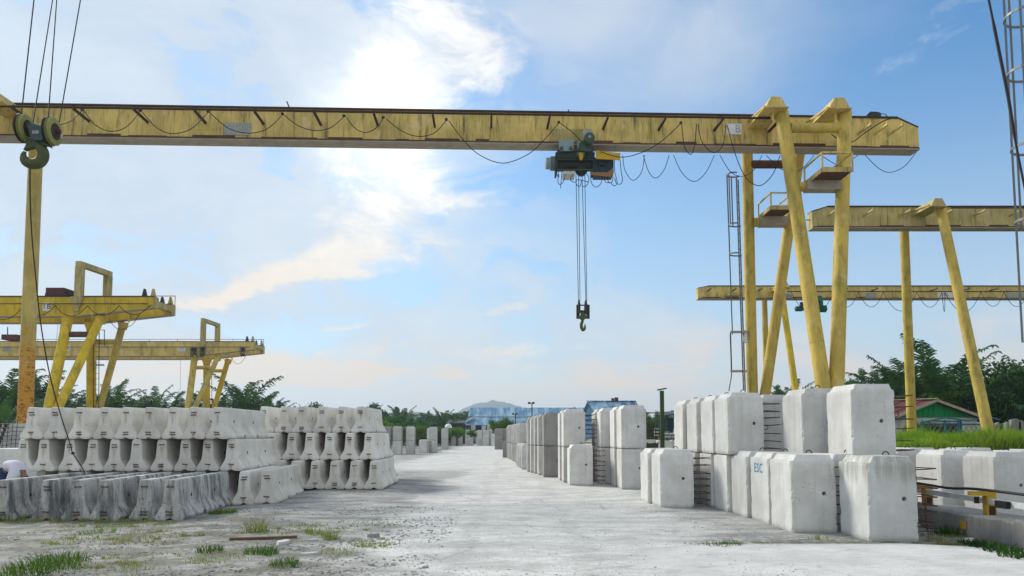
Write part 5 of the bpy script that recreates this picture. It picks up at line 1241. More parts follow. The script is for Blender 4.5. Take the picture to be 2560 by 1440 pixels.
# ------------------------------------------------------------------ lamp posts and the yard items behind the green post
def lamp_posts():
    Y = 24.2; b0 = at(1656, 1115, Y); t0 = at(1654.5, 977, Y)
    g = thing('lamp_post', 'green square post with a flat T-shaped top before the blue yard shed', 'lamp post', (b0.x, Y, 0))
    MB().bar((b0.x, Y, -.1), (t0.x, Y, t0.z), .12, .12).build('post', 'greenpost', g)
    a, b_ = at(1644, 975, Y), at(1665, 971, Y); MB().bar(a, b_, .2, .04).build('lamp_head', 'steel', g)
    for px, py0, py1, Y, lab in ((1330, 1064, 1006, 75, 'thin floodlight pole with two lamp heads before the long blue roof'), (1288.5, 1062, 1033, 90, 'short floodlight pole in front of the blue roof by the bush')):
        p, q = at(px, py0, Y), at(px, py1 + 2, Y); g = thing('floodlight_pole', lab, 'lamp post', (p.x, Y, 0), 0, 'floodlight poles by the long shed')
        MB().tube((p.x, Y, -.3), (p.x, Y, q.z), .07, .05, 8).build('pole', 'steel', g)
        for s_ in (-.28, .12): MB().prism([(-.12, -.08), (.12, -.08), (.16, .1), (-.1, .14)], lambda x, z: Vector((p.x + s_ + x, Y - .15, q.z + z)), lambda x, z: Vector((p.x + s_ + x, Y + .15, q.z + z))).build('lamp_head', 'steel', g)
        MB().tube((p.x - .3, Y, q.z - .06), (p.x + .15, Y, q.z - .06), .03, n=5).build('cross_arm', 'steel', g)
    p = at(1710 - 1030, 1000, 95)
    # blue yard shed
    Y = 70.0; x0, x1 = at(1661, 1080, Y).x, at(1716, 1080, Y).x; zt = at(1690, 1031, Y).z; zb_ = -.15; zm = at(1690, 1047, Y).z; zw = at(1690, 1071, Y).z
    s = thing('yard_shed', 'open yard shed with blue sheet back wall seen beyond the green lamp post', 'shed', ((x0 + x1) / 2, Y, 0))
    MB().add([(x0 - .1, Y - 1, zt - .25), (x1 + .3, Y - 1, zt), (x1 + .3, Y + 3, zt + .3), (x0 - .1, Y + 3, zt + .1), (x0 - .1, Y - 1, zt - .37), (x1 + .3, Y - 1, zt - .18), (x1 + .3, Y + 3, zt + .12), (x0 - .1, Y + 3, zt - .1)], [(0, 1, 2, 3), (7, 6, 5, 4), (0, 4, 5, 1), (1, 5, 6, 2), (2, 6, 7, 3), (3, 7, 4, 0)]).build('roof', 'darkroof', s)
    n = 16
    for i in range(n): a = x0 + (x1 - x0) * i / n; MB().box((a, Y + 2.6 + .03 * (i % 2), zw - .6), (a + (x1 - x0) / n * .97, Y + 2.7, zm + .15)).build('wall_sheet', 'wallblue', s)
    MB().box((x0, Y + 2.8, zb_), (x1, Y + 3.0, zw - .5)).build('low_wall', 'kerb', s)
    MB().box((x1 - .7, Y + .5, zw - .3), (x1 + .3, Y + 1.2, zt - .4)).build('water_tank', 'bluepipe', s)
    for i in range(4): x = x0 + .1 + i * (x1 - x0) / 3; MB().box((x - .06, Y - .7, zb_), (x + .06, Y - .58, zt - .3)).build('post', 'steel', s)
    Y = 58.0; i = 0
    for px0, px1, py0, py1 in ((1661, 1674, 1080, 1094), (1680, 1690, 1084, 1094), (1690, 1704, 1074, 1092), (1640, 1646, 1073, 1090)):
        p, q = at(px0, py1, Y), at(px1, py0, Y); t = thing('slab_pile', ['stack of grey slabs right beside the green lamp post', 'low slab stack between two others under the blue shed', 'taller slab stack under the open end of the blue shed', 'small blue-legged stand left of the green lamp post'][i], 'slabs', ((p.x + q.x) / 2, Y, p.z), 0, 'slab stacks in the yard'); i += 1
        k_ = 0; z = p.z
        while z < q.z: MB().box((p.x + rnd.uniform(-.05, .05), Y, z), (q.x + rnd.uniform(-.05, .05), Y + .8, z + .1)).build('slab', 'kerb' if k_ % 2 else 'block_old', t); z += .13; k_ += 1
    Y = 42.0
    for i in range(9):
        p, q = at(1646 + i * 6.9, 1113, Y), at(1652.6 + i * 6.9, 1101, Y)
        o = MB().box((p.x, Y, p.z - .1), (q.x, Y + .6, q.z + rnd.uniform(-.02, .02))).build('kerb_block', 'block'); tag(o, 'small pale kerb block, %s from the lamp post in the row beyond it' % ORD[i], 'block', 'row of small pale kerb blocks')
    for i in range(4):
        p, q = at(1614 + i * 6.5, 1106, Y), at(1620 + i * 6.5, 1099, Y)
        o = MB().box((p.x, Y, p.z), (q.x, Y + .5, q.z)).build('kerb_block', 'block_old'); tag(o, 'small grey kerb block lying on rails next to the corner pair, %s of four' % ORD[i], 'block', 'small kerb blocks on rails')
    p, q = at(1612, 1112, Y), at(1645, 1106.5, Y)
    t = thing('steel_skid', 'dark steel rail skid carrying four small kerb blocks', 'rails', (p.x, Y, p.z))
    for dy in (0, .35): MB().box((p.x, Y + dy, p.z - .35), (q.x, Y + dy + .1, q.z - .06)).build('rail', 'steel', t)
    g = thing('steel_rack', 'dark steel rack of open rails behind the corner pair of blocks', 'rack', (at(1628, 1095, 50).x, 50, 0))
    for py in (1075, 1083, 1091): MB().tube(at(1611, py, 50), at(1650, py + 1, 50), .035, n=5).build('rail', 'steel', g)
    for px in (1618, 1634, 1639): MB().tube(at(px, 1071, 50), Vector((at(px, 1071, 50).x, 50, -.2)), .05, n=5).build('post', 'steel', g)
lamp_posts()

# ------------------------------------------------------------------ guard rail, plinth and pipe on the right
def right_edge():
    for i, (x0, x1, y0, y1, z0, z1, lab) in enumerate(((7.27, 7.45, 11.55, 13.3, .36, .33, 'dark concrete plinth piece with a yellow paint mark, behind the weeds'), (7.25, 7.45, 10.78, 11.535, .38, .37, 'dark concrete plinth piece with a crumbling top in the middle'), (7.22, 7.45, 9.2, 10.765, .40, .385, 'dark concrete plinth piece cut by the picture edge'))):
        b = MB(); n = 12; rs = random.Random(i); v = []; f = []
        for j in range(n + 1):
            y = y0 + (y1 - y0) * j / n; zt = z0 + rs.uniform(-.018, .012)
            v += [(x0 - .02 + rs.uniform(-.006, .006), y, -.05), (x0 + rs.uniform(-.012, .008), y, zt - .03), (x0 + .035, y, zt), (x1, y, zt), (x1, y, -.05)]
        for j in range(n):
            for q in range(4): a = j * 5 + q; f.append((a, a + 5, a + 6, a + 1))
        f.append((0, 1, 2, 3, 4)); f.append(tuple(n * 5 + q for q in (4, 3, 2, 1, 0)))
        r = thing('plinth', lab, 'plinth', (x0, (y0 + y1) / 2, 0), 0, 'concrete plinth pieces along the guard rail')
        b.add(v, f).build('plinth_body', 'kerb', r, 30)
        if i == 0: MB().box((x0 - .032, 11.95, .12), (x0 - .022, 12.1, .24)).build('paint_mark', 'postyellow', r)
    bd = MB().box((7.455, 9.2, -.1), (8.3, 14.0, .31)).build('rail_bed', 'kerb'); tag(bd, 'rough grey raised bed between the plinth and the guard rail', 'bed')
    g = thing('guard_rail', 'chipped white guard rail on yellow posts, with a dark pipe over it', 'guard rail', (7.6, 11.8, .3))
    b = MB().bar(Vector((7.52, 14.3, .60)), Vector((7.62, 9.0, .545)), .055, .085).build('white_rail', 'whitepaint', g)
    MB().bar(Vector((7.495, 11.55, .56)), Vector((7.502, 11.3, .558)), .075, .11).build('rail_clamp', 'black', b)
    MB().bar(Vector((7.52, 10.75, .56)), Vector((7.521, 10.68, .56)), .075, .1).build('rail_clamp', 'postyellow', b)
    MB().bar(Vector((7.51, 12.08, .575)), Vector((7.511, 12.05, .575)), .075, .11).build('rail_clamp', 'rust', b)
    for (x, y) in ((7.6, 11.85), (7.56, 13.55), (7.68, 9.9)):
        pp = MB().box((x - .075, y - .02, .29), (x + .075, y + .1, .71)).build('post', 'postyellow', g)
        MB().box((x - .3, y - .03, .66), (x + .02, y + .11, .725)).build('post_arm', 'postyellow', pp)
        MB().box((x - .05, y - .024, .31), (x + .05, y - .021, .50)).build('stain', 'rust', pp)
    pipe = thing('black_pipe', 'black pipe lying on the yellow post arms along the guard rail', 'pipe', (7.5, 12, .75))
    MB().path(smoothpath([(7.35, 14.4, .74), (7.38, 13.5, .745), (7.42, 12.7, .72), (7.45, 12, .755), (7.5, 11, .75), (7.58, 10, .735), (7.66, 9, .72)], 4), .022, 8).build('pipe', 'black', pipe)
    j = thing('rebar_frame', 'rusty bent rebar frame lying by the streaked block', 'rebar', (6.6, 12.8, 0))
    for z in (.14, .28, .42): MB().path([(6.35, 12.7, z), (7.05, 12.75, z + .01), (7.1, 12.85, z), (7.12, 13.5, z)], .014, 5).build('bent_rebar', 'rebar', j)
    for x in (6.8, 7.05): MB().tube((x, 12.72, 0), (x, 12.74, .55), .014, n=5).build('upright_bar', 'rebar', j)
    MB().box((6.72, 13.0, 0), (6.95, 13.1, .5)).build('end_plate', 'kerb', j)
right_edge()

# ------------------------------------------------------------------ left edge: beams, mesh, white block, person
def left_edge():
    Y = 26.0; p, q = at(-30, 1120, Y), at(42, 1058, Y); n = 6; hgt = (q.z - p.z) / n
    for i in range(n):
        z = p.z + hgt * i; dx = -.07 * (n - i) * .7
        t = thing('concrete_beam', 'pale concrete beam with hollow cores in the pile by the rusty pole, %s from the bottom' % ORD[i], 'beam', (q.x - .6 + dx, Y, z), 0, 'hollow beams piled by the rusty pole')
        MB().box((p.x + dx, Y, z + .008), (q.x + dx, Y + 2.4, z + hgt - .008)).build('beam_body', 'block_old', t)
        for px in (3, 17): c = at(px, 1090, Y).x + dx; MB().prism([(-.07, .02), (.07, .02), (.05, -.12), (-.03, -.12)], lambda x, zz: Vector((c + x, Y - .004, z + hgt * .75 + zz)), lambda x, zz: Vector((c + x, Y + .01, z + hgt * .75 + zz))).build('core_hole', 'steel', t)
    m = thing('mesh_panel', 'thin steel mesh panel standing before the hollow beams', 'mesh', (p.x, 25.6, p.z))
    for i in range(6): x = at(-16 + i * 11, 1090, 25.6).x; MB().tube((x, 25.6, p.z - .1), (x + .05, 25.6, q.z + .25), .012, n=4).build('upright_wire', 'steel', m)
    for i in range(6): z = p.z + i * (q.z - p.z) / 6 + .1; MB().tube((p.x, 25.6, z), (q.x + .05, 25.6, z), .012, n=4).build('cross_wire', 'steel', m)
    p, q = at(-60, 1190, 23.0), at(47, 1122, 23.0)
    t = thing('white_block', 'smooth white concrete block at the picture edge under the hollow beams', 'block', ((p.x + q.x) / 2, 23, 0))
    MB().prism([(p.x, -.1), (q.x, -.1), (q.x, q.z - .12), (q.x - .05, q.z), (p.x, q.z)], lambda x, z: Vector((x, 23, z)), lambda x, z: Vector((x, 24.6, z))).build('block_body', 'block', t)
    for i in range(1): MB().box((q.x - 2.0, 25.0, -.1), (q.x - .1, 28.6, at(10, 1120, 26).z - .01)).build('support', 'block_old', t)
left_edge()
def person():
    """bending over behind the broken barrier, back to the viewer's right"""
    base = at(30, 1200, 16.9); X, Y = base.x - .17, 16.9; g = ground_z(X, Y)
    r = thing('person', 'person in white shirt and dark blue trousers bending down behind the broken barrier', 'person', (X, Y, g))
    def skin(name, joints, edges, m, parent, sub=2):
        me = bpy.data.meshes.new(name); me.from_pydata([j[0] for j in joints], edges, []); me.materials.append(MT[m])
        o = obj(name, me, parent)
        md = o.modifiers.new('skin', 'SKIN'); md.use_smooth_shade = True; md.use_x_symmetry = False
        for i, j in enumerate(joints): me.skin_vertices[0].data[i].radius = j[1] if len(j[1]) == 2 else (j[1][0],) * 2; me.skin_vertices[0].data[i].use_root = (i == 0)
        sb = o.modifiers.new('sub', 'SUBSURF'); sb.levels = sb.render_levels = sub
        return o
    s = 1.0
    J = [((0, 0, .86), (.14, .12)), ((.10, -.02, .94), (.12, .09)), ((.27, -.05, .95), (.12, .085)), ((.40, -.07, .86), (.10, .075)), ((.46, -.08, .80), (.06, .06)), ((.52, -.09, .70), (.088, .092)), ((.55, -.09, .61), (.07, .075)),
         ((.02, -.12, .84), (.09, .09)), ((.10, -.13, .46), (.062, .062)), ((-.02, -.12, .08), (.042, .042)), ((.12, -.13, .03), (.04, .03)),
         ((.02, .12, .84), (.09, .09)), ((.12, .14, .47), (.062, .062)), ((.00, .15, .08), (.042, .042)), ((.14, .15, .03), (.04, .03)),
         ((.36, -.24, .82), (.05, .05)), ((.30, -.30, .55), (.045, .045)), ((.40, -.26, .33), (.034, .034)), ((.43, -.25, .24), (.038, .022)),
         ((.36, .14, .82), (.05, .05)), ((.40, .18, .54), (.045, .045)), ((.46, .10, .32), (.034, .034)), ((.48, .08, .23), (.038, .022))]
    E = [(0, 1), (1, 2), (2, 3), (3, 4), (4, 5), (5, 6), (0, 7), (7, 8), (8, 9), (9, 10), (0, 11), (11, 12), (12, 13), (13, 14), (3, 15), (15, 16), (16, 17), (17, 18), (3, 19), (19, 20), (20, 21), (21, 22)]
    sk = skin('body', J, E, 'skin', r)
    for hx, hy, hz_ in ((.43, -.25, .24), (.48, .08, .23)):
        for i in range(4): yy = hy - .03 + .02 * i; skin('finger', [((hx, yy, hz_), (.011,)), ((hx + .012, yy, hz_ - .05 - .008 * (i in (1, 2))), (.0095,)), ((hx + .0, yy, hz_ - .09 - .01 * (i in (1, 2))), (.008,))], [(0, 1), (1, 2)], 'skin', sk, 1)
        skin('thumb', [((hx + .02, hy - .03, hz_ + .01), (.012,)), ((hx + .045, hy - .035, hz_ - .03), (.0105,)), ((hx + .05, hy - .03, hz_ - .06), (.009,))], [(0, 1), (1, 2)], 'skin', sk, 1)
    skin('shirt', [((.05, -.01, .93), (.19, .165)), ((.14, -.02, .985), (.195, .15)), ((.28, -.05, .99), (.20, .145)), ((.39, -.07, .90), (.175, .13)), ((.36, -.25, .83), (.115, .115)), ((.315, -.295, .60), (.088, .088)), ((.36, .15, .83), (.115, .115)), ((.395, .19, .60), (.088, .088))], [(0, 1), (1, 2), (2, 3), (3, 4), (4, 5), (3, 6), (6, 7)], 'shirt', r)
    skin('trousers', [((-.03, 0, .87), (.185, .175)), ((.05, 0, .92), (.175, .16)), ((.02, -.12, .80), (.115, .115)), ((.10, -.13, .46), (.085, .085)), ((-.02, -.12, .12), (.07, .07)), ((.02, .12, .80), (.115, .115)), ((.12, .14, .47), (.085, .085)), ((.0, .15, .12), (.07, .07))], [(0, 1), (0, 2), (2, 3), (3, 4), (0, 5), (5, 6), (6, 7)], 'trousers', r)
    skin('hair', [((.50, -.09, .735), (.09, .095)), ((.545, -.09, .67), (.08, .088))], [(0, 1)], 'hair', r)
    for hy in (-.13, .15):
        sh = MB(); sh.cbox((X + .08, Y + hy, g + .035), (.27, .1, .07)); sh.build('shoe', 'black', r)
person()

# ------------------------------------------------------------------ loose things on the ground
def bits():
    o = MB().bar(Vector((-4.35, 11.55, .025)), Vector((-3.37, 11.75, .03)), .07, .035).build('plank', 'wood'); tag(o, 'reddish brown weathered plank lying on the gravel', 'plank')
    p = at(514, 1293, 14.4); o = MB().bar(Vector((-6.1, 14.55, .015 - .04)), Vector((-5.6, 14.62, .02 - .04)), .05, .03).build('batten', 'steel'); tag(o, 'thin dark batten on the ground beside the pale streaked barrier', 'batten')
    def chunk(x, y, w, d, h, lab, m='block', name='concrete_fragment', cat='fragment'):
        rs = random.Random(int(x * 100)); pl = [(math.cos(a) * w * rs.uniform(.75, 1.05) / 2, math.sin(a) * d * rs.uniform(.75, 1.05) / 2) for a in [i * math.pi / 3.5 for i in range(7)]]
        z = ground_z(x, y); o = MB().prism(pl, lambda a, b_: Vector((x + a, y + b_, z - .01)), lambda a, b_: Vector((x + a * .9, y + b_ * .9, z + h + a * .06))).build(name, m); tag(o, lab, cat); return o
    chunk(-3.42, 11.22, .26, .34, .045, 'pale flat concrete fragment lying below the plank', 'block')
    chunk(-2.2, 11.9, .22, .16, .06, 'brown stone lying alone at the edge of the pale roadway', 'stone', 'stone', 'stone')
    chunk(-2.02, 12.1, .12, .1, .03, 'small white stone next to the brown one', 'block', 'stone', 'stone')
    chunk(-1.75, 9.35, .1, .08, .03, 'dark little stone low on the pale roadway', 'stone', 'stone', 'stone')
    chunk(3.35, 13.7, .09, .05, .06, 'crumpled white scrap on the gravel before the ESC block', 'white', 'paper_scrap', 'scrap')
    chunk(6.48, 9.35, .045, .03, .035, 'tiny red scrap on the concrete apron', 'maroon', 'plastic_scrap', 'scrap')
    chunk(-2.75, 10.2, .3, .16, .03, 'flat pale chip half sunk among the weeds', 'block'); chunk(-3.05, 11.5, .2, .12, .03, 'pale chip between the plank and the grass', 'block')
    chunk(6.9, 11.3, .16, .12, .07, 'white rubble lump among the weeds by the plinth', 'block')
bits()
def stones():
    rs = np.random.RandomState(11); ico = [(0, 0, 1), (.9, 0, .2), (.28, .85, .15), (-.72, .53, .2), (-.72, -.53, .15), (.28, -.85, .2), (0, 0, -.5)]
    fc = [(0, i, i % 5 + 1) for i in range(1, 6)] ; fc = [(0, i, i + 1 if i < 5 else 1) for i in range(1, 6)] + [(6, i + 1 if i < 5 else 1, i) for i in range(1, 6)]
    V = []; F = []
    def scatter(n, x0, x1, y0, y1, s0, s1, keep):
        for _ in range(n):
            x, y = rs.uniform(x0, x1), y0 + (y1 - y0) * rs.uniform() ** 1.6
            if not keep(x, y): continue
            s = s0 + (s1 - s0) * rs.uniform() ** 3.0; a = rs.uniform(0, 6.28); q = rs.uniform(.7, 1.3, 3); z = ground_z(x, y) + (.028 if (x > 2.4 and y < 10.7) else 0); b = len(V)
            for vx, vy, vz in ico: V.append((x + (vx * math.cos(a) - vy * math.sin(a)) * s * q[0], y + (vx * math.sin(a) + vy * math.cos(a)) * s * q[1], z + vz * s * .55 * q[2]))
            F.extend([(i + b, j + b, k + b) for i, j, k in fc])
    cl = lambda x, y: (math.sin(x * 2.1 + 1.7 * math.sin(y * 1.3)) + math.sin(y * 2.7 - x * .8)) > rs.uniform(-1.6, 1.8)
    scatter(24000, -9, -1.0, 8.3, 17, .005, .034, cl); scatter(5000, -1.5, 3.5, 8.5, 22, .004, .016, lambda x, y: rs.uniform() < .55)
    scatter(3500, 2.2, 5.6, 11.2, 20, .004, .02, cl); scatter(900, 2, 7, 8.6, 11, .003, .01, cl); scatter(2500, -7, -3.5, 16, 24, .005, .024, cl)
    b = MB(); b.v = V; b.f = F; o = b.build('gravel', 'stone', None, None, False); tag(o, 'loose grey gravel strewn over the yard', None, None, 'stuff')
stones()

# ------------------------------------------------------------------ grass and weeds
def blades(name, clumps, m, seed, wid=.006, lean=.55):
    """clumps: (x, y, z, radius, count, height)"""
    rs = np.random.RandomState(seed); V = []; F = []
    for (cx, cy, cz, rad, n, h) in clumps:
        a = rs.uniform(0, 6.283, n); r = rad * np.sqrt(rs.uniform(0, 1, n)); x = cx + r * np.cos(a); y = cy + r * np.sin(a)
        hh = h * rs.uniform(.45, 1.1, n) * (1 - .45 * (r / max(rad, 1e-6)) ** 2); d = a + rs.normal(0, .9, n); le = lean * hh * rs.uniform(.2, 1.2, n); f = rs.uniform(0, 3.1416, n); w = wid * rs.uniform(.7, 1.4, n)
        zg = cz if cz is not None else None
        for i in range(n):
            z = zg if zg is not None else ground_z(x[i], y[i]); b = len(V); dx, dy = math.cos(d[i]) * le[i], math.sin(d[i]) * le[i]; wx, wy = math.cos(f[i]) * w[i], math.sin(f[i]) * w[i]
            V.extend([(x[i] - wx, y[i] - wy, z - .01), (x[i] + wx, y[i] + wy, z - .01), (x[i] + dx * .4 + wx * .8, y[i] + dy * .4 + wy * .8, z + hh[i] * .6), (x[i] + dx * .4 - wx * .8, y[i] + dy * .4 - wy * .8, z + hh[i] * .6), (x[i] + dx, y[i] + dy, z + hh[i])])
            F.extend([(b, b + 1, b + 2, b + 3), (b + 3, b + 2, b + 4)])
    b = MB(); b.v = V; b.f = F; return b.build(name, m, None, 180, False)
def gpt(px, py):
    for Y in np.arange(8.5, 40, .02):
        p = at(px, py, Y)
        if p.z <= ground_z(p.x, Y): return p.x, Y
    return p.x, Y
def weeds():
    def C(px, py, rad, n, h): x, y = gpt(px, py); return (x, y, None, rad, n, h)
    T = [('bright green grass tuft low at the picture corner', [C(110, 1425, .30, 500, .20), C(150, 1405, .22, 400, .18), C(70, 1437, .2, 300, .16)], 'grass'),
         ('green grass clump against the broken barrier at the picture edge', [C(55, 1290, .24, 420, .30), C(20, 1300, .25, 300, .2), C(75, 1280, .12, 160, .5)], 'grass'),
         ('yellowed grass clump leaning on the old barriers in the middle of the row', [C(325, 1290, .15, 380, .34), C(308, 1295, .14, 200, .2)], 'drygrass'),
         ('small bright weed growing at the foot of the grooved pale barrier', [C(562, 1283, .17, 260, .11), C(540, 1284, .1, 120, .09)], 'leafy'),
         ('spiky weed with tall stalks standing alone on the gravel', [C(640, 1330, .13, 130, .34), C(662, 1332, .16, 120, .2), C(620, 1332, .12, 60, .12)], 'drygrass'),
         ('green grass tuft in front of the plank', [C(650, 1382, .15, 330, .13), C(668, 1386, .1, 180, .12)], 'grass'),
         ('low green grass tuft below the left end of the plank', [C(522, 1380, .13, 260, .13)], 'grass'),
         ('grass tuft with thin stalks at the roadway edge', [C(828, 1350, .08, 150, .2), C(820, 1343, .08, 60, .12)], 'drygrass'),
         ('dry grass tuft beyond the end of the plank', [C(785, 1335, .1, 150, .14), C(800, 1338, .1, 90, .1)], 'drygrass'),
         ('thin yellowish tuft beside the brown stone', [C(905, 1365, .1, 110, .14), C(935, 1368, .12, 90, .1)], 'drygrass'),
         ('green tuft low in the middle of the weeds', [C(712, 1415, .13, 260, .14), C(722, 1408, .08, 80, .1)], 'grass'),
         ('faint green weed patch on the gravel before the old barriers', [C(250, 1335, .2, 160, .16)], 'grass'),
         ('grass patch at the mossy slab edge before the ESC block', [C(1800, 1366, .16, 260, .09), C(1830, 1365, .12, 220, .1), C(1775, 1367, .14, 90, .06)], 'grass'),
         ('second grass patch further along the mossy slab edge', [C(1925, 1365, .12, 150, .07), C(1900, 1366, .1, 70, .05)], 'grass'),
         ('weedy stalk in front of the capped block with the cracked corner', [C(2045, 1350, .1, 70, .14)], 'drygrass'),
         ('green weed clump in front of the yellow paint mark', [C(2375, 1335, .16, 330, .22), C(2400, 1340, .12, 200, .16), C(2350, 1338, .12, 120, .12)], 'grass'),
         ('leafy weed climbing the foot of the plinth at the picture edge', [C(2510, 1385, .16, 300, .16), C(2470, 1372, .16, 240, .12), C(2545, 1398, .16, 260, .14), C(2430, 1362, .14, 200, .10)], 'leaf')]
    for i, (lab, cl, m) in enumerate(T): cl = [(a_, b_, c_, d_ * 1.5, int(e_ * .5), f_) for a_, b_, c_, d_, e_, f_ in cl]; tag(blades('grass_tuft', cl, {'grass': 'tuft'}.get(m, m), 40 + i, .0045 if m != 'leafy' and m != 'leaf' else .012, .8 if m != 'leafy' else 1.0), lab, 'grass')
    rs = np.random.RandomState(9); cl = []
    for _ in range(420):
        x, y = rs.uniform(-8.8, -1.6), rs.uniform(8.4, 14.3)
        if math.sin(x * 1.7 + y) + math.sin(y * 2.3 - x) < .35: continue
        cl.append((x, y, None, rs.uniform(.05, .35), int(rs.uniform(8, 50)), rs.uniform(.02, .075)))
    for i in range(9): cl.append((-10.4 + i * .42, 14.5 + rs.uniform(-.1, .1), None, .2, 90, .10))
    for i in range(26): cl.append((rs.uniform(2.9, 7.0), 11.06 + rs.uniform(-.02, .05), None, .10, 26, .04))
    for i in range(20): cl.append((rs.uniform(6.3, 7.2), rs.uniform(10.9, 12.2), None, .12, 30, .06))
    tag(blades('ground_weeds', cl, 'drygrass', 77, .005), 'sparse low weeds over the gravel and slab edge', None, None, 'stuff')
    # the grass bank beyond the guard rail
    cl = []
    for _ in range(2600):
        y = 27.5 + 17 * rs.uniform() ** 1.3; x = rs.uniform(.36 * y + 2.5, .70 * y + 1.0)
        if x < 12.2: continue
        hh = .55 + .28 * math.sin(x * .9 + y * .35) + .2 * math.sin(x * 2.3 - y)
        cl.append((x, y, None, .38, 24, max(.25, hh * .9)))
    tag(blades('bank_grass', cl, 'grass', 5, .014, .6), 'bright tall grass covering the bank before the green gabled house', None, None, 'stuff')
    cl = [(c[0], c[1], None, .4, 9, c[5] * .95) for c in cl if math.sin(c[0] * .8) + math.sin(c[0] * .31 + c[1] * .6) > .2]
    tag(blades('dry_bank_grass', cl, 'drygrass', 6, .014, .7), 'yellowing patches in the grass bank', None, None, 'stuff')
weeds()

# ------------------------------------------------------------------ trees
def frond_mesh(phi, L=3.6, seed=0, nl=34):
    rs = random.Random(seed); b = MB(); pts = []; x = z = 0; ph = phi
    N = 14; dr_ = rs.uniform(.85, 1.25)
    for i in range(N + 1):
        t = i / N; pts.append(Vector((x, 0, z))); ph = phi - dr_ * t ** 1.5; x += math.cos(ph) * L / N; z += math.sin(ph) * L / N
    b.path(pts, [.035 * (1 - .85 * i / N) + .004 for i in range(N + 1)], 3, False)
    for sgn in (1, -1):
        for j in range(nl):
            t = .14 + .86 * (j + rs.random() * .5) / nl; f = t * N; i = min(int(f), N - 1); p = pts[i].lerp(pts[i + 1], f - i); d = (pts[i + 1] - pts[i]).normalized(); up_ = Vector((-d.z, 0, d.x))
            l = .60 * math.sin(math.pi * (.12 + .83 * t)) ** .7 * rs.uniform(.8, 1.1) + .1
            dir_ = (Vector((0, sgn, 0)) * .85 + d * rs.uniform(.35, .75) + up_ * rs.uniform(-.25, .35)).normalized()
            m = p + dir_ * l * .55; e = p + dir_ * l - Vector((0, 0, l * rs.uniform(.22, .55))); w = d * rs.uniform(.048, .066)
            b.add([p - w, p + w, m + w * .9, m - w * .9, e], [(0, 1, 2, 3), (3, 2, 4)])
    return b.mesh('frond', 'palm', 180)
PHI = [1.42, 1.15, .85, .55, .2, -.15, -.5]
FR = [[frond_mesh(p, 4.5 if p > -.2 else 3.4, 10 * i + j) for j in range(2)] for i, p in enumerate(PHI)]
def trunk_mesh(h, r=.28):
    rs = random.Random(int(h * 10)); n = 14
    return MB().path([(rs.uniform(-.03, .03), rs.uniform(-.03, .03), h * i / n) for i in range(n + 1)], [r * (1.25 - .35 * i / n) * (1 + .12 * (i % 2)) for i in range(n + 1)], 9).mesh('trunk', 'trunk', 60)
TR = [trunk_mesh(h) for h in (2.5, 3.5, 4.5)]
def crown_palm(seed):
    rs = random.Random(seed); V = []; F = []
    for i in range(22):
        lv = min(6, int(7 * (i / 22) ** .95)); me = FR[lv][rs.randrange(2)]; M = Matrix.Rotation(i * 2.39996 + rs.uniform(-.2, .2), 4, 'Z') @ Matrix.Scale(rs.uniform(.85, 1.1), 4); b = len(V)
        V += [tuple(M @ v.co) for v in me.vertices]; F += [tuple(q + b for q in p.vertices) for p in me.polygons]
    b = MB(); b.v = V; b.f = F; return b.mesh('crown', 'palm', 180)
CP = [crown_palm(i) for i in range(3)]
def palm(px, pytop, Y, label, group, fronds=True, size=None, lean=0.0):
    t = at(px, pytop, Y); g = ground_z(t.x, Y); s = (size or 1.0)
    reach = 3.7 * s; hb_ = max(1.0, t.z - g - reach); k_ = min(range(3), key=lambda i: abs((2.5, 3.5, 4.5)[i] - hb_ / s)); hz_ = (2.5, 3.5, 4.5)[k_]
    rs = random.Random(int(px * 7 + Y)); r = thing('palm_tree', label, 'palm tree', (t.x, Y, g - .05), rs.uniform(0, 6.28), group); r.scale = (s, s, s)
    tr = obj('trunk', TR[k_], r); tr.scale = (1, 1, hb_ / s / hz_)
    if fronds:
        for i in range(22):
            lv = min(6, int(7 * (i / 22) ** .95)); c = obj('frond', FR[lv][rs.randrange(2)], r, (0, 0, hb_ / s), i * 2.39996 + rs.uniform(-.25, .25)); q = rs.uniform(.85, 1.12); c.scale = (q, q, q); c.rotation_euler[1] = rs.uniform(-.12, .12)
    else: obj('crown', rs.choice(CP), r, (0, 0, hb_ / s))
    return r
def leaf_crown(seed, lobes, n, leaf, m, rad=1.0):
    """leaf-sized faces clustered on the outer part of several uneven lobes"""
    rs = np.random.RandomState(seed); V = []; F = []
    L = [(rs.uniform(-.62, .62), rs.uniform(-.62, .62), rs.uniform(-.45, .5), rs.uniform(.22, .5)) for _ in range(lobes)] + [(0, 0, 0, .55)]
    cl = []
    for (x, y, z, r) in L:
        for _ in range(int(26 * r / .4)):
            d = rs.normal(size=3); d /= np.linalg.norm(d); q = r * rs.uniform(.65, 1.08); cl.append((x + d[0] * q, y + d[1] * q, z + d[2] * q * .8))
    per = max(4, n // len(cl))
    for c in cl:
        for _ in range(per):
            p = np.array(c) + rs.normal(size=3) * .085; u = rs.normal(size=3); u /= np.linalg.norm(u); w = np.cross(u, rs.normal(size=3)); w /= np.linalg.norm(w); s = leaf * rs.uniform(.6, 1.3)
            b = len(V); p, u, w = p * rad, u * s, w * s * .55; V += [tuple(p - u), tuple(p + w), tuple(p + u), tuple(p - w)]; F.append((b, b + 1, b + 2, b + 3))
    b = MB(); b.v = V; b.f = F; return b.mesh('crown', m, 180)
BC = [leaf_crown(i, 12, 8500, .12, 'leaf', 2.4) for i in range(3)]; BB = [leaf_crown(20 + i, 9, 4200, .085, 'leafy', 1.3) for i in range(2)]; BBIG = [leaf_crown(30 + i, 14, 14000, .085, 'leaf', 2.4) for i in range(2)]
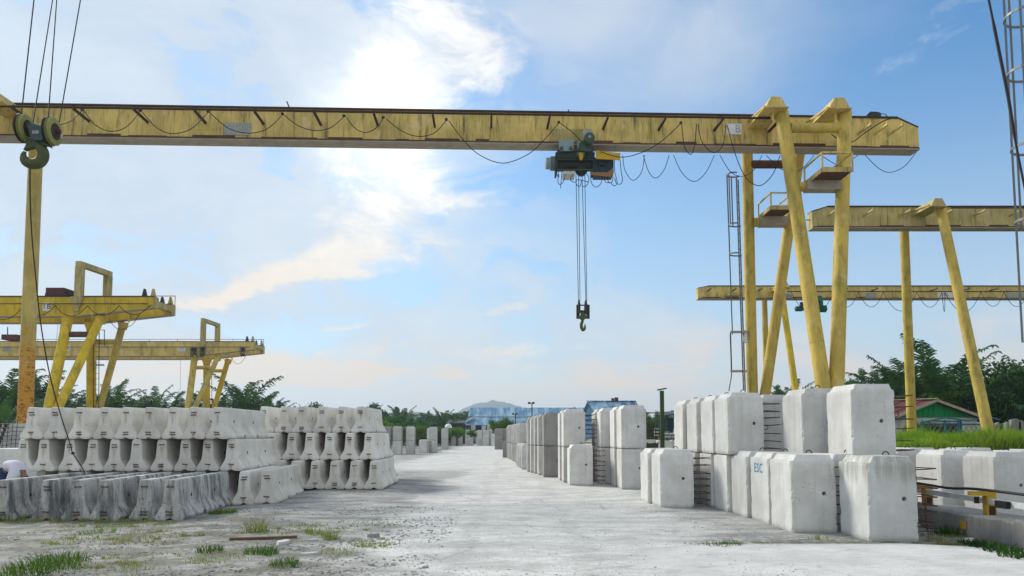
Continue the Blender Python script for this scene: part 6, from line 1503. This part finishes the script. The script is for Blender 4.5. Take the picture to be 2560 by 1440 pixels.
def branch_trunk(seed, h):
    rs = random.Random(seed); b = MB().path([(0, 0, 0), (.06, .02, h * .4), (-.04, .03, h)], [.22, .16, .1], 8)
    for i in range(6): a = rs.uniform(0, 6.28); z = h * rs.uniform(.45, .95); r = rs.uniform(.8, 1.5); b.path([(0, 0, z), (math.cos(a) * r * .5, math.sin(a) * r * .5, z + r * .45), (math.cos(a) * r, math.sin(a) * r, z + r * .75)], [.09, .06, .025], 6)
    return b.mesh('trunk', 'trunk', 60)
BT = [branch_trunk(i, 2.6) for i in range(3)]
def tree(px, pytop, Y, label, group, kind='leaf', size=1.0, wide=1.0):
    t = at(px, pytop, Y); g = ground_z(t.x, Y); rs = random.Random(int(px * 3 + Y)); lst = {'leaf': BC, 'leafy': BB, 'big': BBIG}[kind]; rad = (1.3 if kind == 'leafy' else 2.4) * size
    r = thing('broadleaf_tree' if kind != 'leafy' else 'leafy_bush', label, 'tree' if kind != 'leafy' else 'bush', (t.x, Y, g - .05), rs.uniform(0, 6.28), group)
    zc = max(rad * .55, t.z - g - rad * .82)
    c = obj('crown', rs.choice(lst), r, (0, 0, zc)); c.scale = (size * wide, size * wide, size); tr = obj('trunk', rs.choice(BT), r); tr.scale = (size, size, max(.3, zc / 2.6)); return r
GL, GR, GM = 'trees along the left behind the cranes', 'trees beyond the green gabled house', 'trees beyond the yard by the blue shed'
LP = [(22, 918, 62, 1.35), (98, 928, 78, 1.2), (8, 985, 52, 1.0), (60, 990, 66, 1.0), (150, 965, 84, 1.1), (195, 975, 88, 1.1), (255, 962, 86, 1.15), (290, 958, 90, 1.2), (335, 985, 84, 1.05), (388, 962, 88, 1.2), (425, 985, 92, 1.1), (462, 990, 92, 1.1),
      (500, 985, 96, 1.1), (545, 975, 96, 1.15), (607, 936, 92, 1.65), (650, 975, 96, 1.2), (700, 1003, 104, 1.1), (722, 1012, 112, 1.05)]
LL = ['huge drooping palm at the picture edge beside the rusty pole', 'tall palm just right of the rusty pole', 'low dark palm in front of the edge palm', 'low palm half hidden by the rusty pole', 'palm between the two near tube legs of crane 1B', 'palm behind the inclined leg of crane 1B', 'palm right of the rear leg of crane 1B', 'spiky palm after the last leg of crane 1B', 'low palm in the gap between the two cranes', 'pointed upright palm midway between the two cranes', 'palm right of the pointed upright one', 'palm just before the first leg of crane 1C', 'palm behind the legs of crane 1C', 'palm behind the last leg of crane 1C', 'big full-headed palm right of crane 1C', 'palm leaning out right of the big full-headed one', 'small feathery palm by the broad round tree', 'small palm touching the broad round tree']
for (px, py, Y, s), l in zip(LP, LL): palm(px, py, Y, l, GL, True, s)
for i, px in enumerate(range(30, 700, 44)): palm(px + rnd.uniform(-10, 10), 1000 + rnd.uniform(-14, 10), 118, 'palm in the dense back row behind the left cranes, %s of the row' % (ORD + ['twelfth', 'thirteenth', 'fourteenth', 'fifteenth', 'sixteenth'])[i], GL, False, 1.2)
for i, (px, py, Y, s, w) in enumerate([(765, 1004, 112, 1.25, 1.25), (800, 1018, 118, .9, 1.2), (95, 1022, 92, 1.1, 1.3), (395, 1022, 112, 1.1, 1.4), (520, 1022, 112, 1.1, 1.4), (655, 1022, 112, 1.1, 1.2), (240, 1022, 108, 1.1, 1.4)]):
    tree(px, py, Y, ['broad round tree above the roadway barrier stack', 'small round tree right of the broad round one', 'bushy tree behind the rusty pole', 'bushy tree between crane 1B and crane 1C', 'bushy tree behind the legs of crane 1C', 'bushy tree under the big full-headed palm', 'bushy tree behind the rear legs of crane 1B'][i], GL, 'leaf', s, w)
tree(768, 1014, 104, 'lighter green bush in front of the broad round tree', GL, 'leafy', .9, 1.5)
for i, (px, py, Y, s, fr) in enumerate([(1005, 1018, 132, 1.25, True), (1045, 1040, 140, 1.0, True), (1082, 1036, 142, 1.0, True), (1107, 1020, 138, 1.2, True), (1150, 1026, 150, 1.1, True), (1065, 1046, 128, .8, True), (1128, 1034, 150, 1.0, True), (985, 1040, 140, 1.0, True)]):
    palm(px, py, Y, ['tall palm right of the gappy tree', 'small palm between two tall ones', 'palm left of the tallest middle palm', 'tall middle palm left of the long blue shed', 'palm touching the end of the long blue roof', 'short palm above the far blocks', 'palm squeezed before the long blue roof', 'palm just right of the roadway barrier stack'][i], GM, fr, s)
for i, (px, py, Y, k_, s, w) in enumerate([(935, 1003, 140, 'leaf', 1.2, 1.1), (905, 1018, 150, 'leaf', 1.2, 1.3), (975, 1034, 126, 'leaf', 1.2, 1.3), (1000, 1040, 120, 'leaf', 1.1, 1.3), (1050, 1052, 118, 'leaf', 1.0, 1.7), (1020, 1056, 110, 'leafy', 1.3, 1.8), (1080, 1058, 122, 'leaf', .9, 1.6), (960, 1050, 100, 'leafy', 1.1, 1.2), (1252, 1043, 96, 'leafy', 1.15, 1.15), (1142, 1066, 116, 'leafy', .95, 1.5), (1175, 1073, 126, 'leafy', .7, 1.6), (1210, 1072, 135, 'leafy', .8, 1.6)]):
    tree(px, py, Y, ['gappy tall tree seen over the roadway barrier stack', 'tree left of the gappy tall one', 'dense dark tree right of the barrier stack', 'dense tree with a flat crown before the tall palm', 'round bush-like tree over the far left blocks', 'yellow-green bush over the block combs', 'rounded tree left of the dark open shed', 'bright bush directly behind the barrier stack end', 'bright green bush in front of the long blue roof', 'yellow-green bush by the white dome', 'low bush right of the yellow-green one', 'low bush under the eave of the long blue shed'][i], GM, k_, s, w)
for i, (px, py, Y, s) in enumerate([(2340, 858, 56, 1.45), (2385, 890, 54, 1.5), (2262, 898, 60, 1.3), (2232, 915, 62, 1.25), (2190, 928, 66, 1.2), (2165, 938, 72, 1.1), (2300, 905, 62, 1.3), (2420, 925, 56, 1.15), (1975, 952, 92, 1.0), (2045, 968, 100, .9), (1947, 968, 95, .9), (2215, 950, 56, 1.1), (2330, 955, 54, 1.1), (1697, 1025, 105, .8), (1622, 1036, 110, .8), (2270, 950, 54, 1.0)]):
    palm(px, py, Y, ['tallest palm with upright fronds above the green gabled house', 'full fan-shaped palm left of the leaning crane leg', 'palm behind the vertical leg of the second crane', 'palm left of the vertical leg of the second crane', 'drooping palm at the left end of the right-hand grove', 'low palm at the far left of the right-hand grove', 'palm between the vertical crane leg and the tallest palm', 'palm behind the leaning crane leg', 'tiny spiky palm between the tube legs of the near crane', 'tiny palm behind the front tube leg of the near crane', 'tiny palm beside the rear leg of the near crane', 'low palm over the roof of the green gabled house', 'low palm directly behind the gable peak', 'small palm above the blue yard shed', 'small dark palm next to the corner block pair', 'low palm left of the gable behind the vertical leg'][i], GR if i < 8 or i in (11, 12, 15) else GM, True, s)
for i, (px, py, Y, k_, s, w) in enumerate([(2475, 898, 58, 'big', 1.5, 1.15), (2545, 925, 58, 'big', 1.5, 1.15), (2500, 980, 52, 'big', 1.25, 1.2), (2560, 990, 52, 'big', 1.2, 1.2), (2440, 990, 54, 'leaf', 1.0, 1.1), (2390, 968, 53, 'leafy', 1.1, 1.2), (2350, 975, 53, 'leafy', .9, 1.2), (2128, 940, 80, 'leaf', 1.0, 1.1), (1648, 1022, 100, 'leaf', .75, .8), (2600, 960, 56, 'big', 1.4, 1.2), (2020, 985, 95, 'leaf', .9, 1.5), (2290, 1045, 45.5, 'leafy', .55, 1.4), (2338, 1048, 45, 'leafy', .5, 1.3), (1640, 1048, 85, 'leaf', .8, 1.2), (1925, 985, 95, 'leaf', .9, 1.4), (2505, 1050, 43.5, 'leafy', .5, 1.6)]):
    tree(px, py, Y, ['tall broadleaf tree right of the leaning crane leg', 'broadleaf tree with large leaves at the picture edge', 'dark spreading tree below the tall broadleaf one', 'dark tree at the picture edge behind the concrete posts', 'small tree behind the right eave of the house', 'yellow-green bush right of the gable peak', 'yellow-green bush just behind the gable peak', 'dark tree edge beside the front tube leg', 'small tree behind the green lamp post', 'tree continuing the grove beyond the picture edge', 'low tree between the crane legs over the blocks', 'shrub against the white house wall by the vertical leg', 'shrub growing before the house doorway', 'low tree left of the green lamp post', 'low tree behind the rear crane leg', 'weedy shrub by the concrete posts'][i], GR if i not in (7, 8, 10, 13, 14) else GM, k_, s, w)
# a far plantation seen as one mass under the ridge
def plantation():
    rs = np.random.RandomState(2); V = []; F = []
    def clump(x, y, z, s, n):
        for _ in range(n):
            a = rs.uniform(0, 6.28); e = rs.uniform(-.2, 1.3); l = s * rs.uniform(.6, 1.1); d = np.array((math.cos(a) * math.cos(e), math.sin(a) * math.cos(e), math.sin(e))); w = np.array((-math.sin(a), math.cos(a), 0)) * s * .16
            p = np.array((x, y, z)); b = len(V); m = p + d * l * .6 + np.array((0, 0, .1 * s)); t = p + d * l * 1.0 - np.array((0, 0, .2 * s))
            V.extend([tuple(p - w * .4), tuple(p + w * .4), tuple(m + w), tuple(m - w), tuple(t)]); F.extend([(b, b + 1, b + 2, b + 3), (b + 3, b + 2, b + 4)])
    for _ in range(900):
        y = rs.uniform(180, 300); x = rs.uniform(-.75, .75) * y; clump(x, y, rs.uniform(2.5, 5.5), rs.uniform(3, 4.6), 13)
    for _ in range(1900):
        y = rs.uniform(1290, 1480); x = rs.uniform(-900, 700); h = 23 + 19 * math.exp(-((x + 190) / 150) ** 2) + 17 * math.exp(-((x + 360) / 130) ** 2) + 4 * math.sin(x * .025)
        clump(x, y, -1 + h * math.sin(min(1, max(.05, (y - 1300) / 320)) * 1.57) ** .8 + 2, rs.uniform(6, 11), 12)
    b = MB(); b.v = V; b.f = F; tag(b.build('plantation_forest', 'forest', None, 180, False), 'distant palm plantation reading as one dark mass', None, None, 'stuff')
plantation()

# ------------------------------------------------------------------ air
def haze():
    o = MB().box((-3300, -350, -8), (3300, 3100, 140)).build('haze', 'ground', None, None, False)
    m = bpy.data.materials.new('haze'); m.use_nodes = True; k = NT(m.node_tree); v = k.n('ShaderNodeVolumePrincipled'); out = k.n('ShaderNodeOutputMaterial')
    v.inputs['Color'].default_value = (0.70, 0.83, 0.96, 1); v.inputs['Density'].default_value = HAZE; v.inputs['Anisotropy'].default_value = 0.3
    k.t.links.new(v.outputs[0], out.inputs['Volume']); o.data.materials.clear(); o.data.materials.append(m); tag(o, 'pale blue air fading the far ridge and hills', None, None, 'stuff')
HAZE = 0.00036
if HAZE: haze()
